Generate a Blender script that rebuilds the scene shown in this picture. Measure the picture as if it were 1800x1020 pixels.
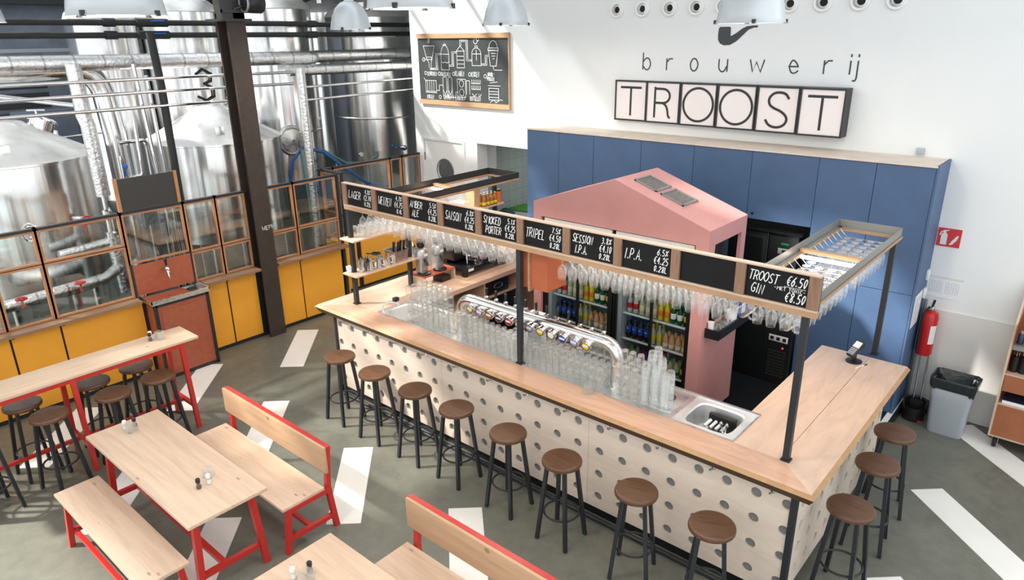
import bpy, bmesh, math, random
from mathutils import Vector, Matrix
random.seed(7)
PI = math.pi
for _o in list(bpy.data.objects): bpy.data.objects.remove(_o)
SC = bpy.context.scene
COL = SC.collection

# ---------------------------------------------------------------- camera, sky, sun, exposure
cd = bpy.data.cameras.new('camera'); cam = bpy.data.objects.new('camera', cd); COL.objects.link(cam)
cd.sensor_width = 36; cd.lens = 24.764; cd.clip_end = 200
_r = Vector((0.7566673, 0.6536833, -0.0123622)); _d = Vector((0.2144789, -0.2660419, -0.9397981)); _f = Vector((-0.6176192, 0.7084631, -0.3415065))
cam.matrix_world = Matrix(((_r.x, -_d.x, -_f.x, 0), (_r.y, -_d.y, -_f.y, 0), (_r.z, -_d.z, -_f.z, 4.2), (0, 0, 0, 1)))
SC.camera = cam
SC.view_settings.view_transform = 'Standard'; SC.view_settings.look = 'None'
SC.view_settings.exposure = 0.72; SC.view_settings.gamma = 1; SC.view_settings.use_curve_mapping = False
SC.cycles.use_denoising = True
SC.cycles.max_bounces = 10; SC.cycles.diffuse_bounces = 4; SC.cycles.glossy_bounces = 4
SC.cycles.transmission_bounces = 8; SC.cycles.transparent_max_bounces = 28
SC.cycles.caustics_reflective = False; SC.cycles.caustics_refractive = False
SC.cycles.sample_clamp_indirect = 4.0
W = bpy.data.worlds.new('daylight'); SC.world = W; W.use_nodes = True
_bg = W.node_tree.nodes['Background']; _bg.inputs[0].default_value = (0.93, 0.97, 1.0, 1); _bg.inputs[1].default_value = 1.0
_sl = bpy.data.lights.new('sun', 'SUN'); _sl.energy = 6.0; _sl.angle = math.radians(3.0); _sl.color = (1.0, 0.95, 0.87)
sun = bpy.data.objects.new('sun', _sl); COL.objects.link(sun)
sun.rotation_euler = Vector((0.6, 0.55, -0.70)).to_track_quat('-Z', 'Y').to_euler(); sun.location = (-8, -5, 12)

# ---------------------------------------------------------------- materials
MATS = {}
def mat(name, col, rough=0.5, metal=0.0, spec=0.5, fn=None, emit=None):
    m = bpy.data.materials.new(name); m.use_nodes = True
    nt = m.node_tree; b = nt.nodes['Principled BSDF']
    b.inputs['Base Color'].default_value = (*col, 1); b.inputs['Roughness'].default_value = rough
    b.inputs['Metallic'].default_value = metal; b.inputs['Specular IOR Level'].default_value = spec
    if emit: b.inputs['Emission Color'].default_value = (*emit[0], 1); b.inputs['Emission Strength'].default_value = emit[1]
    if fn: fn(nt, b, col)
    MATS[name] = m; return m
def coords(nt, scale=(1, 1, 1), kind='Object', rot=(0, 0, 0)):
    t = nt.nodes.new('ShaderNodeTexCoord'); mp = nt.nodes.new('ShaderNodeMapping')
    mp.inputs['Scale'].default_value = scale; mp.inputs['Rotation'].default_value = rot
    nt.links.new(t.outputs[kind], mp.inputs['Vector']); return mp.outputs['Vector']
def ramp(nt, fac, stops):
    r = nt.nodes.new('ShaderNodeValToRGB'); el = r.color_ramp.elements
    while len(el) < len(stops): el.new(0.5)
    for e, (p, c) in zip(el, stops): e.position = p; e.color = (*c, 1)
    nt.links.new(fac, r.inputs['Fac']); return r.outputs['Color']
def noise(nt, vec, scale, detail=4, rough=0.55, dist=0.0):
    n = nt.nodes.new('ShaderNodeTexNoise'); n.inputs['Scale'].default_value = scale; n.inputs['Detail'].default_value = detail
    n.inputs['Roughness'].default_value = rough; n.inputs['Distortion'].default_value = dist
    nt.links.new(vec, n.inputs['Vector']); return n.outputs['Fac']
def mixc(nt, fac, a, b, mode='MIX'):
    x = nt.nodes.new('ShaderNodeMix'); x.data_type = 'RGBA'; x.blend_type = mode
    for s, v in ((x.inputs['Factor'], fac), (x.inputs['A'], a), (x.inputs['B'], b)):
        if hasattr(v, 'is_linked') or isinstance(v, bpy.types.NodeSocket): nt.links.new(v, s)
        elif isinstance(v, tuple): s.default_value = (*v, 1) if len(v) == 3 else v
        else: s.default_value = v
    return x.outputs['Result']
def bump(nt, b, h, strength=0.2, dist=0.01):
    n = nt.nodes.new('ShaderNodeBump'); n.inputs['Strength'].default_value = strength; n.inputs['Distance'].default_value = dist
    nt.links.new(h, n.inputs['Height']); nt.links.new(n.outputs['Normal'], b.inputs['Normal'])
def sc3(c, k): return tuple(min(1, x * k) for x in c)
def wood(scale, dark=0.72, knots=False, distort=1.2):
    def fn(nt, b, col):
        v = coords(nt, scale)
        g = noise(nt, v, 3.0, 6, 0.6, distort)
        c = ramp(nt, g, [(0.3, sc3(col, dark)), (0.52, col), (0.75, sc3(col, 1.1))])
        if knots:
            vo = nt.nodes.new('ShaderNodeTexVoronoi'); vo.inputs['Scale'].default_value = 3.2
            nt.links.new(coords(nt, (0.8, 2.2, 1.0)), vo.inputs['Vector'])
            k = ramp(nt, vo.outputs['Distance'], [(0.0, (1, 1, 1)), (0.055, (0.7, 0.7, 0.7)), (0.085, (0, 0, 0))])
            c = mixc(nt, k, c, sc3(col, 0.42))
        nt.links.new(c, b.inputs['Base Color'])
    return fn
def speckle(scale, amt=0.12, bumpk=0.0):
    def fn(nt, b, col):
        g = noise(nt, coords(nt), scale, 5, 0.6)
        nt.links.new(ramp(nt, g, [(0.3, sc3(col, 1 - amt)), (0.7, sc3(col, 1 + amt))]), b.inputs['Base Color'])
        if bumpk: bump(nt, b, g, bumpk)
    return fn
def concrete(nt, b, col):
    v = coords(nt)
    a = noise(nt, v, 0.7, 8, 0.6); s = noise(nt, v, 9.0, 6, 0.7); q = noise(nt, v, 2.3, 5, 0.65, 0.6)
    c = ramp(nt, a, [(0.3, sc3(col, 0.75)), (0.7, sc3(col, 1.25))])
    c = mixc(nt, 0.35, c, ramp(nt, s, [(0.35, sc3(col, 0.7)), (0.65, sc3(col, 1.25))]))
    c = mixc(nt, ramp(nt, q, [(0.58, (0, 0, 0)), (0.75, (0.45, 0.45, 0.45))]), c, sc3(col, 0.5))
    nt.links.new(c, b.inputs['Base Color'])
    nt.links.new(ramp(nt, q, [(0.3, (0.28,) * 3), (0.7, (0.5,) * 3)]), b.inputs['Roughness']); bump(nt, b, s, 0.05)
def brushed(sv, r0=0.13, r1=0.26, bk=0.05):
    def fn(nt, b, col):
        g = noise(nt, coords(nt, sv), 2.2, 3, 0.5)
        nt.links.new(ramp(nt, g, [(0.25, sc3(col, 0.84)), (0.5, col), (0.8, sc3(col, 1.1))]), b.inputs['Base Color'])
        nt.links.new(ramp(nt, g, [(0.3, (r0,) * 3), (0.7, (r1,) * 3)]), b.inputs['Roughness'])
        if bk: bump(nt, b, g, bk, 0.05)
    return fn
def foilfn(nt, b, col):
    g = noise(nt, coords(nt), 26.0, 4, 0.6); bump(nt, b, g, 0.6, 0.02)
    w = nt.nodes.new('ShaderNodeTexWave'); w.inputs['Scale'].default_value = 0.9; w.bands_direction = 'Y'
    nt.links.new(coords(nt), w.inputs['Vector'])
    nt.links.new(ramp(nt, w.outputs['Fac'], [(0.0, sc3(col, 0.6)), (0.03, col)]), b.inputs['Base Color'])
def tiles(nt, b, col):
    br = nt.nodes.new('ShaderNodeTexBrick'); br.offset = 0; br.inputs['Scale'].default_value = 1.0
    br.inputs['Color1'].default_value = (*col, 1); br.inputs['Color2'].default_value = (*sc3(col, 1.03), 1); br.inputs['Mortar'].default_value = (*sc3(col, 0.72), 1)
    br.inputs['Brick Width'].default_value = 0.2; br.inputs['Row Height'].default_value = 0.2; br.inputs['Mortar Size'].default_value = 0.006
    sx = nt.nodes.new('ShaderNodeSeparateXYZ'); cb = nt.nodes.new('ShaderNodeCombineXYZ'); nt.links.new(coords(nt), sx.inputs[0]); nt.links.new(sx.outputs['Y'], cb.inputs['X']); nt.links.new(sx.outputs['Z'], cb.inputs['Y']); nt.links.new(cb.outputs[0], br.inputs['Vector'])
    nt.links.new(br.outputs['Color'], b.inputs['Base Color'])
def plyedge(nt, b, col):
    w = nt.nodes.new('ShaderNodeTexWave'); w.bands_direction = 'Z'; w.inputs['Scale'].default_value = 22; w.inputs['Distortion'].default_value = 0.4
    nt.links.new(coords(nt), w.inputs['Vector'])
    nt.links.new(ramp(nt, w.outputs['Fac'], [(0.2, sc3(col, 0.55)), (0.8, sc3(col, 1.25))]), b.inputs['Base Color'])
def rusty(nt, b, col):
    g = noise(nt, coords(nt), 11, 7, 0.75)
    c = ramp(nt, g, [(0.3, sc3(col, 0.7)), (0.66, col), (0.74, (0.16, 0.09, 0.06)), (0.8, (0.3, 0.24, 0.2))])
    nt.links.new(c, b.inputs['Base Color']); bump(nt, b, g, 0.3)

mat('wall_paint', (0.835, 0.855, 0.85), 0.6, fn=speckle(1.5, 0.015))
mat('white_gloss', (0.88, 0.88, 0.87), 0.35)
mat('lower_wall_board', (0.74, 0.73, 0.70), 0.25)
mat('concrete', (0.160, 0.163, 0.133), 0.4, fn=concrete)
mat('floor_white', (0.86, 0.85, 0.81), 0.35, fn=speckle(3, 0.03))
mat('terrazzo_black', (0.012, 0.013, 0.015), 0.35, fn=lambda nt, b, c: nt.links.new(ramp(nt, noise(nt, coords(nt), 90, 2), [(0.70, c), (0.78, (0.22, 0.23, 0.24))]), b.inputs['Base Color']))
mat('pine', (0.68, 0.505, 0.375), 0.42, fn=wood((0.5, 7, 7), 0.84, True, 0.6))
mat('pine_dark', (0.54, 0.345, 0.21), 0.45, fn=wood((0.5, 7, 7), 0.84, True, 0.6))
mat('pine_long', (0.69, 0.51, 0.37), 0.42, fn=wood((7, 0.5, 7), 0.84, True, 0.6))
mat('red_steel', (0.52, 0.030, 0.025), 0.32, fn=speckle(30, 0.05))
mat('walnut_seat', (0.120, 0.056, 0.027), 0.33, fn=wood((0.9, 6, 9), 0.5, False, 2.0))
mat('black_steel', (0.018, 0.021, 0.026), 0.45)
mat('dark_steel', (0.05, 0.05, 0.048), 0.4, 0.3)
mat('raw_steel', (0.30, 0.31, 0.30), 0.4, 0.5)
mat('birch_panel', (0.74, 0.625, 0.52), 0.5, fn=wood((0.6, 3, 4), 0.93))
mat('grey_felt', (0.20, 0.20, 0.195), 0.8)
mat('okoume_top', (0.62, 0.385, 0.27), 0.14, fn=wood((0.30, 2.2, 3), 0.86, False, 2.2))
mat('okoume_side', (0.68, 0.48, 0.36), 0.14, fn=wood((1.6, 0.28, 3), 0.86, False, 2.6))
mat('ply_edge', (0.42, 0.245, 0.115), 0.5, fn=speckle(12, 0.12))
mat('ply_dark', (0.085, 0.043, 0.020), 0.5, fn=plyedge)
mat('oak_strip', (0.46, 0.285, 0.16), 0.5, fn=wood((1, 6, 6), 0.8))
mat('oak_block', (0.28, 0.165, 0.105), 0.6, fn=wood((8, 8, 1), 0.7))
mat('sill_wood', (0.30, 0.175, 0.10), 0.4, fn=wood((8, 0.8, 8), 0.8))
mat('window_wood', (0.46, 0.215, 0.10), 0.5, fn=wood((5, 2, 2), 0.8))
mat('yellow_panel', (1.0, 0.44, 0.042), 0.45, fn=speckle(5, 0.04))
mat('rust_panel', (0.40, 0.105, 0.052), 0.5, fn=speckle(14, 0.1))
mat('orange_board', (0.42, 0.11, 0.045), 0.5, fn=speckle(8, 0.08))
mat('blue_panel', (0.068, 0.125, 0.24), 0.55, fn=speckle(2.2, 0.10))
mat('pink_paint', (0.58, 0.285, 0.272), 0.55, fn=speckle(3, 0.05))
mat('chipboard_top', (0.72, 0.62, 0.53), 0.6, fn=speckle(5, 0.08))
mat('stainless', (0.86, 0.86, 0.85), 0.2, 1.0, fn=brushed((3.2, 3.2, 0.03), 0.14, 0.24, 0.10))
mat('stainless_flat', (0.74, 0.74, 0.73), 0.3, 1.0, fn=brushed((2, 9, 9), 0.24, 0.36, 0))
mat('lid_steel', (0.80, 0.81, 0.81), 0.45, 0.75, fn=brushed((2, 2, 2), 0.38, 0.5, 0))
mat('chrome', (0.80, 0.80, 0.80), 0.08, 1.0)
mat('font_steel', (0.72, 0.71, 0.69), 0.16, 1.0, fn=brushed((0.4, 10, 10), 0.12, 0.2, 0))
mat('foil', (0.82, 0.83, 0.84), 0.22, 1.0, fn=foilfn)
mat('pipe_black', (0.022, 0.023, 0.024), 0.7)
mat('iron_column', (0.060, 0.045, 0.036), 0.55, 0.2, fn=rusty)
mat('chalkboard', (0.006, 0.006, 0.0068), 0.6, 0, 0.25, fn=speckle(2, 0.25))
mat('big_chalkboard', (0.045, 0.052, 0.054), 0.35, fn=speckle(2, 0.3))
mat('chalk', (0.85, 0.87, 0.87), 0.8)
mat('sign_black', (0.022, 0.024, 0.026), 0.5)
mat('sign_wall_grey', (0.05, 0.058, 0.062), 0.6)
mat('sign_face', (0.86, 0.80, 0.78), 0.18)
mat('black_plastic', (0.012, 0.012, 0.013), 0.35)
mat('black_rubber', (0.010, 0.010, 0.010), 0.7)
mat('black_appliance', (0.010, 0.011, 0.012), 0.3)
mat('lamp_shade', (0.62, 0.66, 0.69), 0.38, 0.35)
mat('bulb_glow', (1, 1, 1), 0.5, emit=((1.0, 0.86, 0.72), 9.0))
mat('tube_glow', (1, 1, 1), 0.5, emit=((1.0, 0.82, 0.62), 5.0))
mat('led_green', (0.1, 0.8, 0.1), 0.5, emit=((0.1, 1.0, 0.1), 2.5))
mat('led_red', (0.8, 0.05, 0.05), 0.5, emit=((1.0, 0.05, 0.03), 2.5))
mat('white_plastic', (0.80, 0.81, 0.82), 0.35)
mat('grey_plastic', (0.42, 0.46, 0.50), 0.4)
mat('silver_plastic', (0.45, 0.46, 0.47), 0.3, 0.6)
mat('bin_liner', (0.022, 0.026, 0.028), 0.22, fn=speckle(20, 0.3, 0.6))
mat('fire_red', (0.55, 0.018, 0.02), 0.25)
mat('sign_red', (0.62, 0.035, 0.045), 0.5)
mat('paper', (0.85, 0.86, 0.88), 0.6)
mat('ink', (0.35, 0.38, 0.42), 0.7)
mat('blue_hose', (0.015, 0.12, 0.42), 0.35); mat('green_hose', (0.10, 0.30, 0.27), 0.35)
mat('valve_red', (0.55, 0.02, 0.025), 0.35); mat('valve_blue', (0.02, 0.15, 0.6), 0.35)
mat('hall_wall', (0.22, 0.255, 0.32), 0.7, fn=speckle(2, 0.2))
mat('hall_dark', (0.035, 0.037, 0.04), 0.7)
mat('roof_board', (0.24, 0.16, 0.10), 0.7, fn=wood((0.6, 5, 5), 0.6))
mat('roof_paint', (0.80, 0.80, 0.79), 0.7)
mat('tile_grey', (0.34, 0.385, 0.37), 0.4, fn=tiles)
mat('kitchen_grey', (0.34, 0.37, 0.36), 0.6)
mat('leek_green', (0.10, 0.30, 0.05), 0.5); mat('kraft', (0.48, 0.30, 0.17), 0.7, fn=speckle(6, 0.1))
mat('cloth_yellow', (0.75, 0.60, 0.02), 0.8); mat('cloth_green', (0.01, 0.05, 0.055), 0.8)
mat('carton_blue', (0.02, 0.07, 0.42), 0.4); mat('tin_orange', (0.75, 0.16, 0.03), 0.4)
mat('tray_rust', (0.36, 0.095, 0.05), 0.55, 0, 0.2); mat('salt', (0.86, 0.85, 0.85), 0.6); mat('pepper', (0.06, 0.04, 0.035), 0.6)  # tray: rust-brown reflection painted into the colour of the steel
mat('cart_brown', (0.36, 0.125, 0.055), 0.45, fn=speckle(9, 0.06)); mat('cart_edge', (0.62, 0.47, 0.36), 0.5)
for n_, c_ in (('label_red', (0.5, 0.02, 0.03)), ('label_orange', (0.75, 0.2, 0.02)), ('label_green', (0.01, 0.16, 0.05)), ('label_blue', (0.012, 0.08, 0.42)), ('label_yellow', (0.72, 0.55, 0.02)),
               ('label_cream', (0.72, 0.66, 0.5)), ('drink_yellow', (0.62, 0.5, 0.02)), ('drink_cola', (0.012, 0.006, 0.005)), ('drink_green', (0.0, 0.07, 0.02)), ('drink_peach', (0.60, 0.33, 0.17)),
               ('drink_lemon', (0.45, 0.47, 0.30)), ('drink_amber', (0.30, 0.12, 0.03)), ('drink_clear', (0.42, 0.46, 0.44)), ('label_pink', (0.66, 0.36, 0.58)), ('label_navy', (0.02, 0.03, 0.07)),
               ('label_sky', (0.28, 0.40, 0.68)), ('label_white', (0.82, 0.84, 0.84)), ('label_copper', (0.45, 0.20, 0.06)), ('label_violet', (0.18, 0.05, 0.20)), ('cap_gold', (0.45, 0.33, 0.12)), ('rim_copper', (0.20, 0.07, 0.04))):
    mat(n_, c_, 0.25)

def glassmat(name, base, edge, tint=(1, 1, 1), rough=0.03, white=0.0):
    m = bpy.data.materials.new(name); m.use_nodes = True; nt = m.node_tree
    for n in list(nt.nodes): nt.nodes.remove(n)
    o = nt.nodes.new('ShaderNodeOutputMaterial'); t = nt.nodes.new('ShaderNodeBsdfTransparent'); t.inputs[0].default_value = (*tint, 1)
    g = nt.nodes.new('ShaderNodeBsdfGlossy'); g.inputs['Roughness'].default_value = rough; g.inputs['Color'].default_value = (1, 1, 1, 1)
    lw = nt.nodes.new('ShaderNodeLayerWeight'); lw.inputs['Blend'].default_value = 0.5
    pw = nt.nodes.new('ShaderNodeMath'); pw.operation = 'POWER'; pw.inputs[1].default_value = 2.6; nt.links.new(lw.outputs['Facing'], pw.inputs[0])
    ma = nt.nodes.new('ShaderNodeMath'); ma.operation = 'MULTIPLY_ADD'; ma.inputs[1].default_value = edge; ma.inputs[2].default_value = base; ma.use_clamp = True
    nt.links.new(pw.outputs[0], ma.inputs[0]); mx = nt.nodes.new('ShaderNodeMixShader')
    nt.links.new(ma.outputs[0], mx.inputs[0]); nt.links.new(t.outputs[0], mx.inputs[1]); nt.links.new(g.outputs[0], mx.inputs[2]); out = mx
    if white:  # white diffuse, strongest at the rims, painted in as glass highlights
        d = nt.nodes.new('ShaderNodeBsdfTranslucent'); d.inputs[0].default_value = (0.95, 0.97, 0.97, 1); d2 = nt.nodes.new('ShaderNodeBsdfDiffuse'); d2.inputs[0].default_value = (0.95, 0.97, 0.97, 1)
        ad = nt.nodes.new('ShaderNodeMixShader'); ad.inputs[0].default_value = 0.5; nt.links.new(d.outputs[0], ad.inputs[1]); nt.links.new(d2.outputs[0], ad.inputs[2])
        m2 = nt.nodes.new('ShaderNodeMixShader'); mw_ = nt.nodes.new('ShaderNodeMath'); mw_.operation = 'MULTIPLY_ADD'; mw_.inputs[1].default_value = white * 2.6; mw_.inputs[2].default_value = white * 0.28; mw_.use_clamp = True; nt.links.new(pw.outputs[0], mw_.inputs[0]); nt.links.new(mw_.outputs[0], m2.inputs[0]); nt.links.new(mx.outputs[0], m2.inputs[1]); nt.links.new(ad.outputs[0], m2.inputs[2]); out = m2
    nt.links.new(out.outputs[0], o.inputs[0]); MATS[name] = m
glassmat('window_glass', 0.07, 0.55, (0.93, 0.96, 0.96))
glassmat('bar_glass', 0.08, 0.8, (0.985, 0.99, 0.99), 0.06, 0.22)
glassmat('tumbler_glass', 0.08, 0.7, (0.98, 0.99, 0.985), 0.08, 0.20)
glassmat('cube_glass', 0.07, 0.7, (0.96, 0.98, 0.98), 0.06, 0.12)
_fm = bpy.data.materials.new('frosted_glass'); _fm.use_nodes = True; _n = _fm.node_tree; _n.nodes.remove(_n.nodes['Principled BSDF']); _t = _n.nodes.new('ShaderNodeBsdfTranslucent'); _t.inputs[0].default_value = (0.62, 0.66, 0.70, 1)  # translucent material of the added roof panes that dim the sun
_tp = _n.nodes.new('ShaderNodeBsdfTransparent'); _tp.inputs[0].default_value = (0.9, 0.95, 1.0, 1); _mx = _n.nodes.new('ShaderNodeMixShader'); _mx.inputs[0].default_value = 0.90
_n.links.new(_tp.outputs[0], _mx.inputs[1]); _n.links.new(_t.outputs[0], _mx.inputs[2]); _n.links.new(_mx.outputs[0], _n.nodes['Material Output'].inputs[0]); MATS['frosted_glass'] = _fm
_fd = _fm.copy(); _fd.name = 'frosted_dense'; _fd.node_tree.nodes[[n.name for n in _fd.node_tree.nodes if n.type == 'MIX_SHADER'][0]].inputs[0].default_value = 1.0; MATS['frosted_dense'] = _fd
for _nm, _v in (('frosted_light', 0.62), ('frosted_mid', 0.82)):
    _fd = _fm.copy(); _fd.name = _nm; [n for n in _fd.node_tree.nodes if n.type == 'MIX_SHADER'][0].inputs[0].default_value = _v; MATS[_nm] = _fd
M = MATS

# ---------------------------------------------------------------- mesh helpers
class MB:
    def __init__(s): s.bm = bmesh.new(); s.mats = []; s.cur = 0
    def use(s, m):
        if m not in s.mats: s.mats.append(m)
        s.cur = s.mats.index(m); return s
    def _tag(s, fs, smooth=False):
        for f in fs: f.material_index = s.cur; f.smooth = smooth
    def box(s, x0, x1, y0, y1, z0, z1, bev=0.0, rot=None, piv=None):
        r = bmesh.ops.create_cube(s.bm, size=1.0); vs = r['verts']
        for v in vs:
            v.co = Vector(((x0 + x1) / 2 + v.co.x * (x1 - x0), (y0 + y1) / 2 + v.co.y * (y1 - y0), (z0 + z1) / 2 + v.co.z * (z1 - z0)))
        if rot is not None:
            p = Vector(piv) if piv else Vector(((x0 + x1) / 2, (y0 + y1) / 2, (z0 + z1) / 2))
            for v in vs: v.co = p + rot @ (v.co - p)
        fs = set(f for v in vs for f in v.link_faces)
        if bev:
            es = set(e for f in fs for e in f.edges)
            rb = bmesh.ops.bevel(s.bm, geom=list(es), offset=bev, segments=2, affect='EDGES', profile=0.5)
            fs = set(rb['faces']) | set(f for f in fs if f.is_valid)
        s._tag(fs); return s
    def prism(s, pts, z0, z1, bev=0):
        n = len(pts); lo = [s.bm.verts.new((p[0], p[1], z0)) for p in pts]; hi = [s.bm.verts.new((p[0], p[1], z1)) for p in pts]
        fs = [s.bm.faces.new(lo[::-1]), s.bm.faces.new(hi)]
        for i in range(n): fs.append(s.bm.faces.new((lo[i], lo[(i + 1) % n], hi[(i + 1) % n], hi[i])))
        s._tag(fs); return s
    def extr(s, pts, vec):            # planar polygon in space, extruded along vec
        n = len(pts); v = Vector(vec); a = [s.bm.verts.new(Vector(p)) for p in pts]; b = [s.bm.verts.new(Vector(p) + v) for p in pts]
        fs = [s.bm.faces.new(a[::-1]), s.bm.faces.new(b)]
        for i in range(n): fs.append(s.bm.faces.new((a[i], a[(i + 1) % n], b[(i + 1) % n], b[i])))
        s._tag(fs); return s
    def quad(s, *pts):
        f = s.bm.faces.new([s.bm.verts.new(Vector(p)) for p in pts]); s._tag([f]); return s
    def bar(s, p, q, w, h=None, up=(0, 0, 1)):   # rectangular bar from p to q
        p, q = Vector(p), Vector(q); h = h or w; d = (q - p).normalized(); u = Vector(up)
        if abs(d.dot(u)) > 0.98: u = Vector((0, 1, 0))
        a = d.cross(u).normalized() * w / 2; b = a.cross(d).normalized() * h / 2
        vs = [s.bm.verts.new(e + k * a + l * b) for e in (p, q) for k, l in ((-1, -1), (1, -1), (1, 1), (-1, 1))]
        fs = [s.bm.faces.new([vs[i] for i in t]) for t in ((3, 2, 1, 0), (4, 5, 6, 7), (0, 1, 5, 4), (1, 2, 6, 5), (2, 3, 7, 6), (3, 0, 4, 7))]
        s._tag(fs); return s
    def tube(s, pts, r, n=10, closed=False, cap=True):
        pts = [Vector(p) for p in pts]; m = len(pts); rr = r if isinstance(r, (list, tuple)) else [r] * m; rings = []; prev = None
        for i, p in enumerate(pts):
            if closed: d = pts[(i + 1) % m] - pts[i - 1]
            else: d = pts[min(i + 1, m - 1)] - pts[max(i - 1, 0)]
            d = d.normalized()
            if prev is None:
                u = Vector((0, 0, 1)) if abs(d.z) < 0.9 else Vector((1, 0, 0)); a = d.cross(u).normalized()
            else: a = (prev - d * prev.dot(d)).normalized()
            prev = a; b = d.cross(a)
            rings.append([s.bm.verts.new(p + (a * math.cos(2 * PI * k / n) + b * math.sin(2 * PI * k / n)) * rr[i]) for k in range(n)])
        fs = []
        for i in range(m if closed else m - 1):
            A, B = rings[i], rings[(i + 1) % m]
            for k in range(n): fs.append(s.bm.faces.new((A[k], A[(k + 1) % n], B[(k + 1) % n], B[k])))
        s._tag(fs, True)
        if cap and not closed: s._tag([s.bm.faces.new(rings[0][::-1]), s.bm.faces.new(rings[-1])])
        return s
    def lathe(s, prof, c=(0, 0, 0), n=24, axis='z', M=None, flat=False, cap=False):
        c = Vector(c); rings = []
        for r, h in prof:
            ring = []
            for k in range(n):
                t = 2 * PI * k / n
                p = Vector((r * math.cos(t), r * math.sin(t), h))
                if axis == 'y': p = Vector((p.x, p.z, p.y))
                if axis == 'x': p = Vector((p.z, p.x, p.y))
                if M is not None: p = M @ p
                ring.append(s.bm.verts.new(c + p))
            rings.append(ring)
        fs = []
        for A, B in zip(rings, rings[1:]):
            for k in range(n): fs.append(s.bm.faces.new((A[k], A[(k + 1) % n], B[(k + 1) % n], B[k])))
        s._tag(fs, not flat)
        if cap:
            fs = [s.bm.faces.new(rings[0][::-1]), s.bm.faces.new(rings[-1])]; s._tag(fs)
        return s
    def ring(s, c, R, r, n=28, m=8, axis='z'):
        c = Vector(c); pts = []
        for k in range(n):
            t = 2 * PI * k / n; a, b = R * math.cos(t), R * math.sin(t)
            pts.append(c + (Vector((a, b, 0)) if axis == 'z' else Vector((a, 0, b)) if axis == 'y' else Vector((0, a, b))))
        return s.tube(pts, r, m, True)
    def build(s, name, material=None, parent=None, world=True):
        me = bpy.data.meshes.new(name); bmesh.ops.remove_doubles(s.bm, verts=s.bm.verts, dist=1e-6)
        bmesh.ops.recalc_face_normals(s.bm, faces=s.bm.faces)
        off = Vector((0, 0, 0))
        if parent is not None:
            q = parent
            while q is not None and world: off += q.location; q = q.parent
        else:
            xs = [v.co for v in s.bm.verts]
            if world: off = Vector(((min(v.x for v in xs) + max(v.x for v in xs)) / 2, (min(v.y for v in xs) + max(v.y for v in xs)) / 2, min(v.z for v in xs)))
        if world: bmesh.ops.translate(s.bm, verts=s.bm.verts, vec=-off)
        s.bm.to_mesh(me); s.bm.free(); me.set_sharp_from_angle(angle=math.radians(38))
        if s.mats and material is None:
            for k in s.mats: me.materials.append(M[k])
        else: me.materials.append(M[material])
        o = bpy.data.objects.new(name, me); COL.objects.link(o)
        if parent is not None: o.parent = parent
        elif world: o.location = off
        return o
def tag(o, label=None, cat=None, group=None, kind=None):
    if label: o['label'] = label
    if cat: o['category'] = cat
    if group: o['group'] = group
    if kind: o['kind'] = kind
    return o
def thing(name, label, cat, loc=(0, 0, 0), rz=0, group=None, kind=None):
    o = bpy.data.objects.new(name, None); COL.objects.link(o); o.location = loc; o.rotation_euler = (0, 0, rz); o.empty_display_size = 0.1
    return tag(o, label, cat, group, kind)
def dup(o, parent=None):
    c = o.copy(); COL.objects.link(c)
    if parent is not None: c.parent = parent
    for ch in [x for x in o.children]: dup(ch, c)
    return c
def place(o, first, loc, rz=0, label=None, group=None):
    c = o if first else dup(o)
    c.location = loc; c.rotation_euler = (0, 0, rz)
    if label: c['label'] = label
    if group: c['group'] = group
    return c
def struct(name, mb, m, parent=None):
    o = mb.build(name, m, parent)
    if parent is None: o['kind'] = 'structure'
    return o

# single-stroke lettering: polylines on a 0..9 grid
GL = {'A': '00 49 90;23 73', 'B': '00 09;09 59 87 76 55 05;55 84 92 70 00', 'C': '88 59 28 05 03 21 50 81', 'D': '00 09;09 49 86 83 50 00', 'E': '80 00 09 89;05 65', 'F': '00 09 89;05 65',
      'G': '88 59 28 05 03 21 50 81 84;84 54', 'H': '00 09;80 89;05 85', 'I': '40 49', 'J': '79 72 50 20 02', 'K': '00 09;79 04 80', 'L': '09 00;00 70', 'M': '00 19 45 89 90', 'N': '00 09 80 89',
      'O': '59 28 06 03 21 50 71 93 96 78 59', 'P': '00 09;09 59 87 86 54 04', 'R': '00 09;09 59 87 86 54 04;44 90', 'S': '88 59 28 16 54 73 81 40 11', 'T': '09 99;49 40', 'U': '09 03 20 60 93;93 99',
      'V': '09 40 99', 'W': '09 20 46 70 99', 'Y': '09 45 89;45 40', 'Z': '09 89 00 80', '0': '49 17 14 22 40 62 74 77 49', '1': '27 49 40', '2': '17 39 69 86 64 00;00 80', '3': '18 49 77 55 35;55 83 50 10',
      '4': '60 69;69 03 83', '5': '79 19;19 15 55 83 60 10', '6': '79 36 03 20 50 73 55 24', '7': '09 89 30', '8': '55 17 39 69 87 55 22 40 71 55', '9': '10 53 77 59 27 35 66', '.': '40 41', '€': '89 59 27 04 22 50 80;05 65;03 53',
      '%': '00 99;17 28 37 26 17;62 73 82 71 62', '/': '00 79', '-': '25 65', '!': '49 43;41 40', '#': '20 39;60 79;03 93;06 96',
      'b': '09 00;04 36 66 84 82 60 30 02', 'r': '06 00;04 36 66', 'o': '36 14 12 30 60 82 84 66 36', 'u': '06 02 20 50 83;86 80', 'w': '06 20 45 70 96', 'e': '03 83;83 65 36 14 12 30 60 81', 'i': '46 40;48 49', 'j': '46 43 4a 3b 1b;48 49'}
SMOOTH = set('BCDGJOPRSU023568€9boeruj%')
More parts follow.
